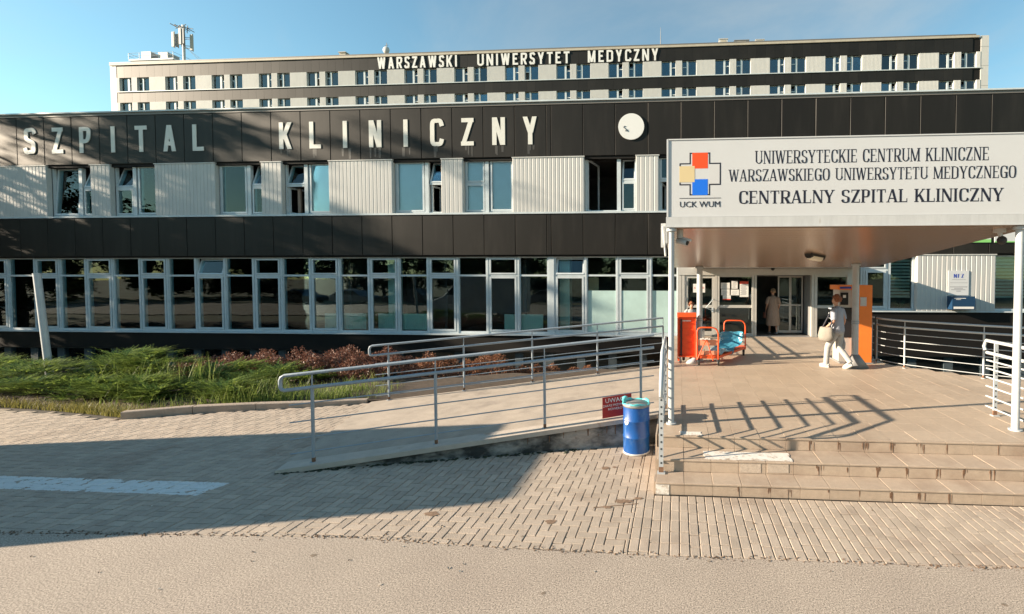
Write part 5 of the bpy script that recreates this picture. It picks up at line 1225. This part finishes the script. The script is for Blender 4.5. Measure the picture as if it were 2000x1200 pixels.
for (f, l, z) in ((.20,.09,.035), (-.12,-.09,.05)): k = MB(); k.tube([P(f-.10,l,z+.005),P(f,l,z),P(f+.09,l,z-.006),P(f+.12,l,z-.01)], [.03,.038,.036,.02], 8); build("shoe", k, M_grey, t)
b_ = thing("hand_bag", "small brown handbag held at the side of the woman in the beige dress", "bag", tuple(P(.1,.3,.75))); k = MB(); k.loft([(*P(.1,.30,0)[:2],H0[2]+z,rx,ry,fw_ang) for z, rx, ry in ((.60,.10,.04),(.62,.13,.05),(.76,.12,.045),(.82,.09,.03))], 12); build("pouch", k, mat("brown_leather", (.16,.06,.04), .5), b_); k = MB(); k.tube([P(.04,.30,.81),P(.08,.28,.92),P(.12,.28,.93),P(.16,.30,.81)], .008, 5); build("strap", k, M_strap, b_)
# seated person beside the door, mostly hidden behind the upright trolley
H0 = (.48, 15.55, PZ); fw_ang = R(-80)
bn = thing("bench", "plain grey bench against the glass beside the hinged entrance door", "bench", (.48, 15.75, PZ)); k = MB(); k.box(.02,.98,15.5,15.95,PZ+.40,PZ+.45); build("seat", k, M_grey, bn)
for x in (.08, .92):
    for y in (15.54, 15.9): k = MB(); k.box(x-.02,x+.02,y-.02,y+.02,PZ,PZ+.40); build("leg", k, M_grey, bn)
t = thing("person", "person in a white top sitting by the glass door, behind the orange upright trolley", "person", H0, "people at the entrance")
g_ = Fig((.48, 15.72, PZ), fw_ang); P = g_.p
g_.j('pelvis', 0, 0, .56, .11); g_.j('waist', .0, 0, .70, .10, 'pelvis'); g_.j('chest', .02, 0, .88, .11, 'waist'); g_.j('neck', .03, 0, 1.03, .05, 'chest'); g_.j('chin', .06, 0, 1.09, .06, 'neck'); g_.j('head', .05, 0, 1.15, .085, 'chin'); g_.j('crown', .03, 0, 1.21, .07, 'head'); g_.j('nose', .145, 0, 1.135, .014, 'head')
for s_, q in (('l', 1), ('r', -1)): g_.j('sh'+s_, .01, q*.16, .97, .05, 'chest'); g_.j('hip'+s_, .06, q*.09, .54, .08, 'pelvis'); g_.j('el'+s_, .04, q*.225, .73, .038, 'sh'+s_); g_.j('wr'+s_, .26, q*.15, .63, .026, 'el'+s_); g_.hand(s_, 'wr'+s_, (1, 0, -.1)); g_.j('kn'+s_, .44, q*.10, .50, .055, 'hip'+s_); g_.j('an'+s_, .46, q*.10, .09, .037, 'kn'+s_); g_.j('to'+s_, .58, q*.10, .03, .03, 'an'+s_)
skin_body("body", g_.v, g_.e, t, M_skin, 0, 1); head_parts(g_, 1.155, M_hair, t, f=.04); face_bits(g_, 1.16, t, .04)
k = MB(); k.loft([(*P(f,l,0)[:2],PZ+z,rx,ry,fw_ang) for f, l, z, rx, ry in ((0,0,.46,.15,.19),(0,0,.60,.135,.185),(.01,0,.75,.125,.175),(.02,0,.88,.13,.185),(.015,0,.98,.10,.165),(.02,0,1.03,.06,.07))], 16)
for q in (1, -1): k.tube([P(.01,q*.13,.98), P(.02,q*.19,.93), P(.035,q*.225,.78)], [.06,.068,.062], 10)
build("shirt", k, M_trous, t)
k = MB()
for q in (1, -1): k.tube([P(.0,q*.09,.55), P(.25,q*.095,.55), P(.44,q*.10,.51), P(.46,q*.10,.30), P(.46,q*.10,.10)], [.10,.09,.075,.062,.066], 12)
build("trousers", k, M_navy, t)
for q in (1, -1): k = MB(); k.tube([P(.40,q*.1,.04),P(.5,q*.1,.035),P(.60,q*.1,.028),P(.64,q*.1,.02)], [.032,.042,.040,.022], 8); build("shoe", k, M_dark, t)

# ------------------------------------------------------------------ planting
M_jun = leafmat("juniper_green", (.035,.075,.016), (.36,.46,.10), .42); M_grass = leafmat("grass_green", (.09,.15,.028), (.30,.36,.10), .4); M_dry = leafmat("grass_dry", (.17,.17,.045), (.34,.30,.10), .3)
M_bar = leafmat("barberry_leaf", (.085,.034,.028), (.27,.13,.085), .2); M_bar2 = leafmat("barberry_orange", (.16,.06,.03), (.36,.18,.10), .2)
M_leafA = leafmat("tree_leaf", (.018,.032,.008), (.05,.075,.018), .2)
def juniper(label, cx, cy, rx, ry, h, n, seed, lean=0):
    rnd = random.Random(seed); t = thing("juniper_shrub", label, "shrub", (cx, cy, gz(cx, cy)), "junipers in the bed"); z0 = gz(cx, cy)
    k = MB(); shelves = [(rnd.uniform(0, 6.283), rnd.uniform(.0, .85), rnd.uniform(.35, .6), rnd.random()) for _ in range(26)]
    for i in range(n):
        sa, sq, sr, sh_ = rnd.choice(shelves); hx, hy = cx+rx*sq*math.cos(sa), cy+ry*sq*math.sin(sa)
        a = sa*.6+lean*0+rnd.gauss(0, 1.0); q = rnd.random()**.6*sr
        x, y = hx+rx*q*math.cos(a)*.8, hy+ry*q*math.sin(a)*.9
        zt = h*(1-.5*sq*sq)*(.30+.70*sh_)*(1-.25*q)+rnd.gauss(0, .018)
        d = Vector((math.cos(a)+lean*.8, math.sin(a), rnd.uniform(.0,.28))).normalized(); L = rnd.uniform(.20,.42)
        p = Vector((x, y, z0+zt)); side = d.cross(Vector((0,0,1))).normalized(); upv = side.cross(d)
        for s_ in range(7):
            f = s_/6; b = p+d*L*f+Vector((0,0,.05*L*f*f)); sg = 1 if s_ % 2 else -1; l2 = L*.40*(1.15-f*.8)
            tip = b+d*l2*.8+side*sg*l2*.6+upv*rnd.uniform(-.1,.22)*l2; w = l2*.24
            k.add([b-d*w*.5, b+d*w*.5, tip], [(0,1,2)])
            tip2 = b+d*l2*.8+side*sg*l2*.1+upv*l2*.22; k.add([b-side*w*.4, b+side*w*.4, tip2], [(0,1,2)])
    build("foliage", k, M_jun, t)
    k = MB()
    for i in range(9): a = rnd.uniform(0,6.28); k.tube([(cx,cy,z0-.05),(cx+rx*.3*math.cos(a),cy+ry*.3*math.sin(a),z0+h*.35),(cx+rx*.75*math.cos(a),cy+ry*.75*math.sin(a),z0+h*.5)], [.03,.02,.008], 5)
    build("stem", k, M_bark, t); return t
juniper("dense low juniper at the left end of the bed, in front of the leaning pipe", -13.8, 8.70, 1.9, .75, .74, 1500, 1)
juniper("broad juniper with arching lit tips, just right of and behind the leaning pipe", -12.6, 9.55, 1.35, .7, .92, 1300, 2, .5)
juniper("low spreading juniper at the middle of the bed, behind the yellow grass", -11.2, 8.55, 1.1, .45, .52, 900, 3, .6)
juniper("small juniper behind the kerb, among the tall grass", -9.55, 8.65, .9, .35, .42, 700, 4, .7)
juniper("dark juniper at the back of the bed, left of the red hedge", -11.3, 10.3, 1.2, .7, .62, 900, 5)
juniper("juniper mound between the tall grass and the red hedge", -9.6, 10.1, 1.1, .6, .50, 900, 6)
juniper("low juniper tuft at the left front, edged by dry grass", -12.2, 8.42, 1.0, .40, .46, 800, 12, .4)
juniper("low dark juniper at the picture's left edge, edged by dry grass", -15.6, 8.55, 1.2, .45, .50, 800, 13, .3)
juniper("far left juniper running out of the picture", -16.4, 9.3, 1.6, .7, .70, 900, 8)
def blades(k, x, y, z, h, w, rnd, bend=1.0):
    a = rnd.uniform(0, 6.283); d = Vector((math.cos(a), math.sin(a), 0)); s_ = Vector((-d.y, d.x, 0)); q = rnd.uniform(.15, .75)*bend; b = Vector((x, y, z)); vs = []
    for i, f in enumerate((0,.4,.75,1.0)):
        c = b+Vector((0,0,h*(f-.25*q*f*f)))+d*h*q*f*f; ww = w*(1-f*.97); vs += [c-s_*ww, c+s_*ww]
    k.add(vs, [(0,1,3,2),(2,3,5,4),(4,5,7,6)])
rnd = random.Random(11); k = MB()
for i in range(2300):
    x = -7.1-abs(rnd.gauss(0, 1.7)); e = lerp_tab(EDGE, x); y = e+.12+abs(rnd.gauss(.25, .6))
    if y > e+2.6: continue
    den = .5+.5*math.sin(x*2.3+y*1.1); 
    if rnd.random() > .45+.55*den: continue
    blades(k, x, y, gz(x, y)+.02, rnd.uniform(.18, .50)*(.75+.35*den), rnd.uniform(.004, .009), rnd)
for i in range(260):
    x = rnd.uniform(-12.6, -10.4); y = rnd.uniform(8.7, 9.5); blades(k, x, y, gz(x, y)+.15, rnd.uniform(.4, .85), rnd.uniform(.006, .011), rnd, .8)
for i in range(500):
    x = rnd.uniform(-7.6, -6.4); e = lerp_tab(EDGE, x); blades(k, x, e+rnd.uniform(.08, 1.1), 0, rnd.uniform(.12, .35), rnd.uniform(.003, .006), rnd)
build("grass", k, M_grass, kind="stuff")
k = MB()
for i in range(3800):
    x = rnd.uniform(-17, -9.4) if i % 4 else rnd.uniform(-11.9, -10.0); e = lerp_tab(EDGE, x); blades(k, x, e-.07+abs(rnd.gauss(0, .17)), .0, rnd.uniform(.05, .24), rnd.uniform(.003, .007), rnd)
build("dry_grass", k, M_dry, kind="stuff")
def barberry(label, cx, cy, rx, ry, h, n, seed, m_, base=None):
    rnd = random.Random(seed); z0 = gz(cx, cy) if base is None else base; t = thing("barberry_bush", label, "bush", (cx, cy, z0), "reddish barberry bushes before the building"); k = MB()
    for i in range(n):
        a = rnd.uniform(0, 6.283); q = rnd.random()**.45; x, y = cx+rx*q*math.cos(a), cy+ry*q*math.sin(a); top = h*(1-.5*q**3)*(.86+.16*math.sin(x*5+seed)*math.sin(y*6+1.3)+.09*math.sin(x*13))
        z = z0+top*(1-abs(rnd.gauss(0, .16)) if rnd.random() < .7 else rnd.uniform(.2, 1)); s_ = rnd.uniform(.025, .055)
        d = Vector((rnd.gauss(0,1), rnd.gauss(0,1), rnd.uniform(.1,1.4))).normalized(); u = d.cross(Vector((rnd.random(),rnd.random(),.3))).normalized(); c = Vector((x, y, z))
        for l in range(3):
            u2 = u.lerp(d.cross(u)*(1 if l % 2 else -1), l/2.5).normalized(); c2 = c+d*s_*l*.5
            k.add([c2-u2*s_*.4, c2+d*s_*.5-u2*0.1*s_, c2+u2*s_*.5+d*s_*.5, c2+u2*s_*.2], [(0,1,2,3)])
    build("foliage", k, m_, t); k = MB()
    for i in range(12): a = rnd.uniform(0,6.28); k.tube([(cx+rx*.4*math.cos(a),cy+ry*.4*math.sin(a),z0-.05),(cx+rx*.7*math.cos(a),cy+ry*.7*math.sin(a),z0+h*.8)], [.018,.006], 4)
    build("stem", k, M_bark, t)
for i, (cx, cy, rx, ry, h, lb) in enumerate([(-13.3,11.6,1.1,.7,.62,"leftmost reddish barberry, by the dark basement windows behind the grass"),(-11.9,11.4,1.1,.75,.78,"second reddish barberry from the left in the long hedge"),(-10.4,11.2,1.1,.8,.86,"tall reddish barberry at the middle of the long hedge"),(-8.95,11.1,1.1,.8,.88,"reddish barberry left of the far railing's looped end"),(-7.75,10.9,.95,.8,.80,"reddish barberry directly behind the far railing's looped end")]):
    barberry(lb, cx, cy, rx, ry, h-gz(cx, cy)*.55, 3300, 20+i, M_bar)
for i, (cx, cy, rx, ry, top, lb) in enumerate([(-7.0,12.2,1.0,.6,.42,"orange-brown barberry behind the first bay of the far ramp railing"),(-5.6,12.5,.95,.55,.40,"orange-brown clipped barberry behind the second post of the far ramp railing"),(-4.2,12.9,.9,.5,.02,"low sunken barberry behind the middle of the far ramp railing"),(-2.9,13.2,.9,.5,-.10,"lowest barberry, sunken near the landing by the basement windows")]):
    z0 = gz(cx, cy); barberry(lb, cx, cy, rx, ry, top-z0, 2600, 40+i, M_bar2)
barberry("small brown barberry far right, below the curving platform railing", 7.2, 12.6, .9, .5, gz(7.2,12.6)*-1-.55, 1200, 60, M_bar2)
k = MB()
for i in range(70):
    x, y = random.uniform(-7, 4.5), random.uniform(3.2, 6.5)
    if in_ramp(x, y): continue
    s_ = random.uniform(.008, .02); a = random.uniform(0, 3.14); c, q = math.cos(a)*s_, math.sin(a)*s_
    k.add([(x-c,y-q,.002),(x+q*.6,y-c*.6,.008),(x+c,y+q,.004),(x-q*.6,y+c*.6,.010)], [(0,1,2,3)])
build("litter", k, leafmat("litter_mat", (.12,.06,.02), (.55,.52,.46), .0), kind="stuff")

# ------------------------------------------------------------------ trees, van and cars around the photographer (seen in shadow and in the panes)
def tree_mesh(seed, H, cr, zc, n, leaf, flat=.5, clus=0, cs=.3):
    rnd = random.Random(seed); tr = MB(); tr.tube([(0,0,-.1),(.1,.05,H*.3),(-.05,.1,H*.6),(.05,0,H*.92)], [H*.022,H*.017,H*.010,H*.003], 9)
    k = MB(); limbs = []
    for i in range(26):
        z = zc*.55+(H-zc*.55)*(i+rnd.random())/26; a = rnd.uniform(0, 6.28); f = (z-zc*.5)/(H-zc*.5); L = cr*(.35+.9*math.sin(math.pi*min(1, .18+f*.82)))*rnd.uniform(.7, 1.1)
        e = Vector((L*math.cos(a), L*math.sin(a), z+L*rnd.uniform(-.05, .35))); s0 = Vector((0,0,z-.3)); mid = s0.lerp(e, .5)+Vector((0,0,.12*L)); tr.tube([s0, mid, e], [.09,.05,.015], 5); limbs.append((s0, mid, e, L))
    cl = []
    for i in range(clus):
        s0, mid, e, L = rnd.choice(limbs); f = rnd.uniform(.4, 1.05); c = s0.lerp(mid, f*2) if f < .5 else mid.lerp(e, f*2-1)
        cl.append((c+Vector((rnd.gauss(0,.25*L), rnd.gauss(0,.25*L), rnd.gauss(0,.18*L))), rnd.uniform(.6, 1.5)))
    for i in range(n):
        if clus:
            c, q = rnd.choice(cl); c = c+Vector((rnd.gauss(0,cs*q), rnd.gauss(0,cs*q), rnd.gauss(0,cs*q*flat)))
            d = Vector((rnd.gauss(0,1), rnd.gauss(0,1), rnd.gauss(0,.5))).normalized(); u = d.cross(Vector((rnd.random(),.2,rnd.random()))).normalized(); s_ = leaf*rnd.uniform(.6, 1.3)
            k.add([c-d*s_, c+u*s_*.55, c+d*s_, c-u*s_*.55], [(0,1,2,3)]); continue
        s0, mid, e, L = rnd.choice(limbs); f = rnd.uniform(.3, 1.08); c = s0.lerp(mid, f*2) if f < .5 else mid.lerp(e, f*2-1)
        c = c+Vector((rnd.gauss(0,.30), rnd.gauss(0,.30), rnd.gauss(0,.30*flat)))*(.5+L*.22)
        d = Vector((rnd.gauss(0,1), rnd.gauss(0,1), rnd.gauss(0,.5))).normalized(); u = d.cross(Vector((rnd.random(),.2,rnd.random()))).normalized(); s_ = leaf*rnd.uniform(.6, 1.3)
        k.add([c-d*s_, c+u*s_*.55, c+d*s_, c-u*s_*.55], [(0,1,2,3)])
    return tr.mesh("trunk", M_bark), k.mesh("crown", M_leafA)
def tree(ms, x, y, label, sc=1.0, rot=0.0):
    t = thing("tree", label, "tree", (x, y, 0), "trees around the forecourt"); t.rotation_euler = (0, 0, rot); t.scale = (sc, sc, sc)
    for nm, me in zip(("trunk", "crown"), ms):
        o = bpy.data.objects.new(nm, me); COL.objects.link(o); o.parent = t
TA = tree_mesh(5, 16.5, 4.6, 3.0, 12000, .13, .42, 105, .36); TB = tree_mesh(9, 9.6, 4.2, 1.2, 13000, .22, .9); TC = tree_mesh(12, 16.0, 4.2, 6.0, 5200, .12, .4, 46, .32); TD = tree_mesh(21, 12.4, 3.8, 1.6, 12000, .13, .6, 130, .30)
for ms_, x, y, sc_, ro, lb in ((TA,-47.0,9.6,1.08,.4,"tall dense tree by the low building's left end, farthest left in the row"),(TC,-36.5,11.6,1.0,1.0,"tall thin-leaved tree near the low building's left end"),
    (TC,-41.5,10.5,1.0,2.6,"tall thin-leaved tree behind the middling bushy ones"),(TD,-44.5,9.9,.9,.3,"middling bushy tree left of the thin-leaved tree"),(TD,-39.0,10.7,.86,1.9,"middling bushy tree under the thin-leaved tree"),(TD,-35.4,11.2,.80,3.1,"middling bushy tree nearest the low building's windows"),(TD,-33.6,13.8,.62,4.4,"smallest bushy tree close to the low building's left windows")): tree(ms_, x, y, lb, sc_, ro)
for i, (x, y, s_) in enumerate([(-88,-12,1.15),(-80,-18,1.1),(-73,-24,1.05),(-66,-20,1.1),(-59,-25,1.05),(-52,-21,1.08),(-45,-26,1.02),(-38,-22,1.05),(-31,-27,1.05),(-24,-23,1.0),(-17,-28,1.0),(-10,-24,1.02),(-3,-28,1.0),(5,-25,1.02),(13,-28,1.0),(22,-26,.98),(32,-28,1.0)]):
    tree(TB, x, y, "round-crowned tree, number %s counted from the left in the row across the road" % ["one","two","three","four","five","six","seven","eight","nine","ten","eleven","twelve","thirteen","fourteen","fifteen","sixteen","seventeen"][i], s_, i*1.3)
M_vanw = mat("van_white", (.62,.62,.62), .35, .03, 2, spec=.6); M_carg = mat("car_grey", (.16,.17,.19), .3, spec=.6, metal=.3); M_card = mat("car_dark", (.03,.035,.05), .25, spec=.6); M_carglass = mat("car_glass", (.02,.025,.03), .08, spec=.8)
def vehicle(label, cat, x, y, rot, prof, w, paint, wheels, glasspoly, name="parked_car", extra=None):
    t = thing(name, label, cat, (x, y, 0)); t.rotation_euler = (0, 0, rot)
    k = MB(); n = len(prof); b = .10
    ring = lambda yy, ins: [(px*(1-ins*.02)+0, yy, max(.25, pz-ins*.05)) for px, pz in prof]
    vs = ring(-w/2, 1)+ring(-w/2+b, 0)+ring(w/2-b, 0)+ring(w/2, 1)
    fs = [(i*n+q, i*n+(q+1) % n, (i+1)*n+(q+1) % n, (i+1)*n+q) for i in range(3) for q in range(n)]+[tuple(range(n-1,-1,-1)), tuple(3*n+q for q in range(n))]
    k.add([(a, c, d) for a, c, d in vs], fs)
    o = build("body", k, paint); o.parent = t
    for wx, r in wheels:
        for s_ in (-1, 1):
            k = MB(); yy = s_*(w/2-.02); k.tube([(wx,yy-s_*.2,r),(wx,yy,r)], r, 18); o = build("wheel", k, M_dark); o.parent = t; k = MB(); k.tube([(wx,yy,r),(wx,yy+s_*.012,r)], r*.6, 14); q = build("rim", k, M_alu); q.parent = o
    for poly in glasspoly:
        for s_ in (-1, 1):
            k = MB(); yy = s_*(w/2+.004); k.xzprism(poly, min(yy, yy-s_*.02), max(yy, yy-s_*.02)); o = build("window", k, M_carglass); o.parent = t
    return t
vanp = [(2.95,.35),(2.98,1.0),(2.80,1.15),(2.0,1.45),(1.35,2.25),(1.0,2.62),(.7,2.78),(-2.85,2.82),(-2.98,2.70),(-3.0,.35)]
v = vehicle("white high-roofed ambulance van parked left of the photographer", "van", -13.2, 3.9, math.pi, vanp, 2.15, M_vanw, ((1.9,.36),(-1.8,.36)), ([(1.05,1.5),(1.85,1.5),(1.3,2.15),(1.05,2.2)],), "ambulance_van")
k = MB(); k.xzprism([(-1.2+.42*math.cos(a*.3927), 1.75+.42*math.sin(a*.3927)) for a in range(16)], 1.076, 1.084); o = build("round_mark", k, M_card); o.parent = v
k = MB(); k.box(-2.9,1.0,1.076,1.083,1.05,1.22); o = build("red_stripe", k, M_redsign); o.parent = v
carp = [(2.1,.3),(2.15,.62),(1.95,.80),(1.0,.92),(.35,1.40),(-1.0,1.45),(-1.75,1.0),(-2.1,.92),(-2.15,.3)]
gp = ([(.95,.93),(.35,1.34),(-.2,1.37),(-.2,.93)], [(-.28,.93),(-.28,1.37),(-.95,1.38),(-1.5,.96)])
for x, y, m_, lb in ((-38,-9.5,M_card,"dark saloon car parked across the road, farthest left"),(-32.5,-9.6,M_carg,"grey saloon car parked across the road beside a dark one"),(-26.8,-9.4,M_card,"dark saloon car parked across the road nearest the road's middle"),(-13,-9.6,M_carg,"grey saloon car parked alone behind the photographer")):
    vehicle(lb, "car", x, y, random.choice([0, math.pi]), carp, 1.78, m_, ((1.3,.31),(-1.3,.31)), gp)
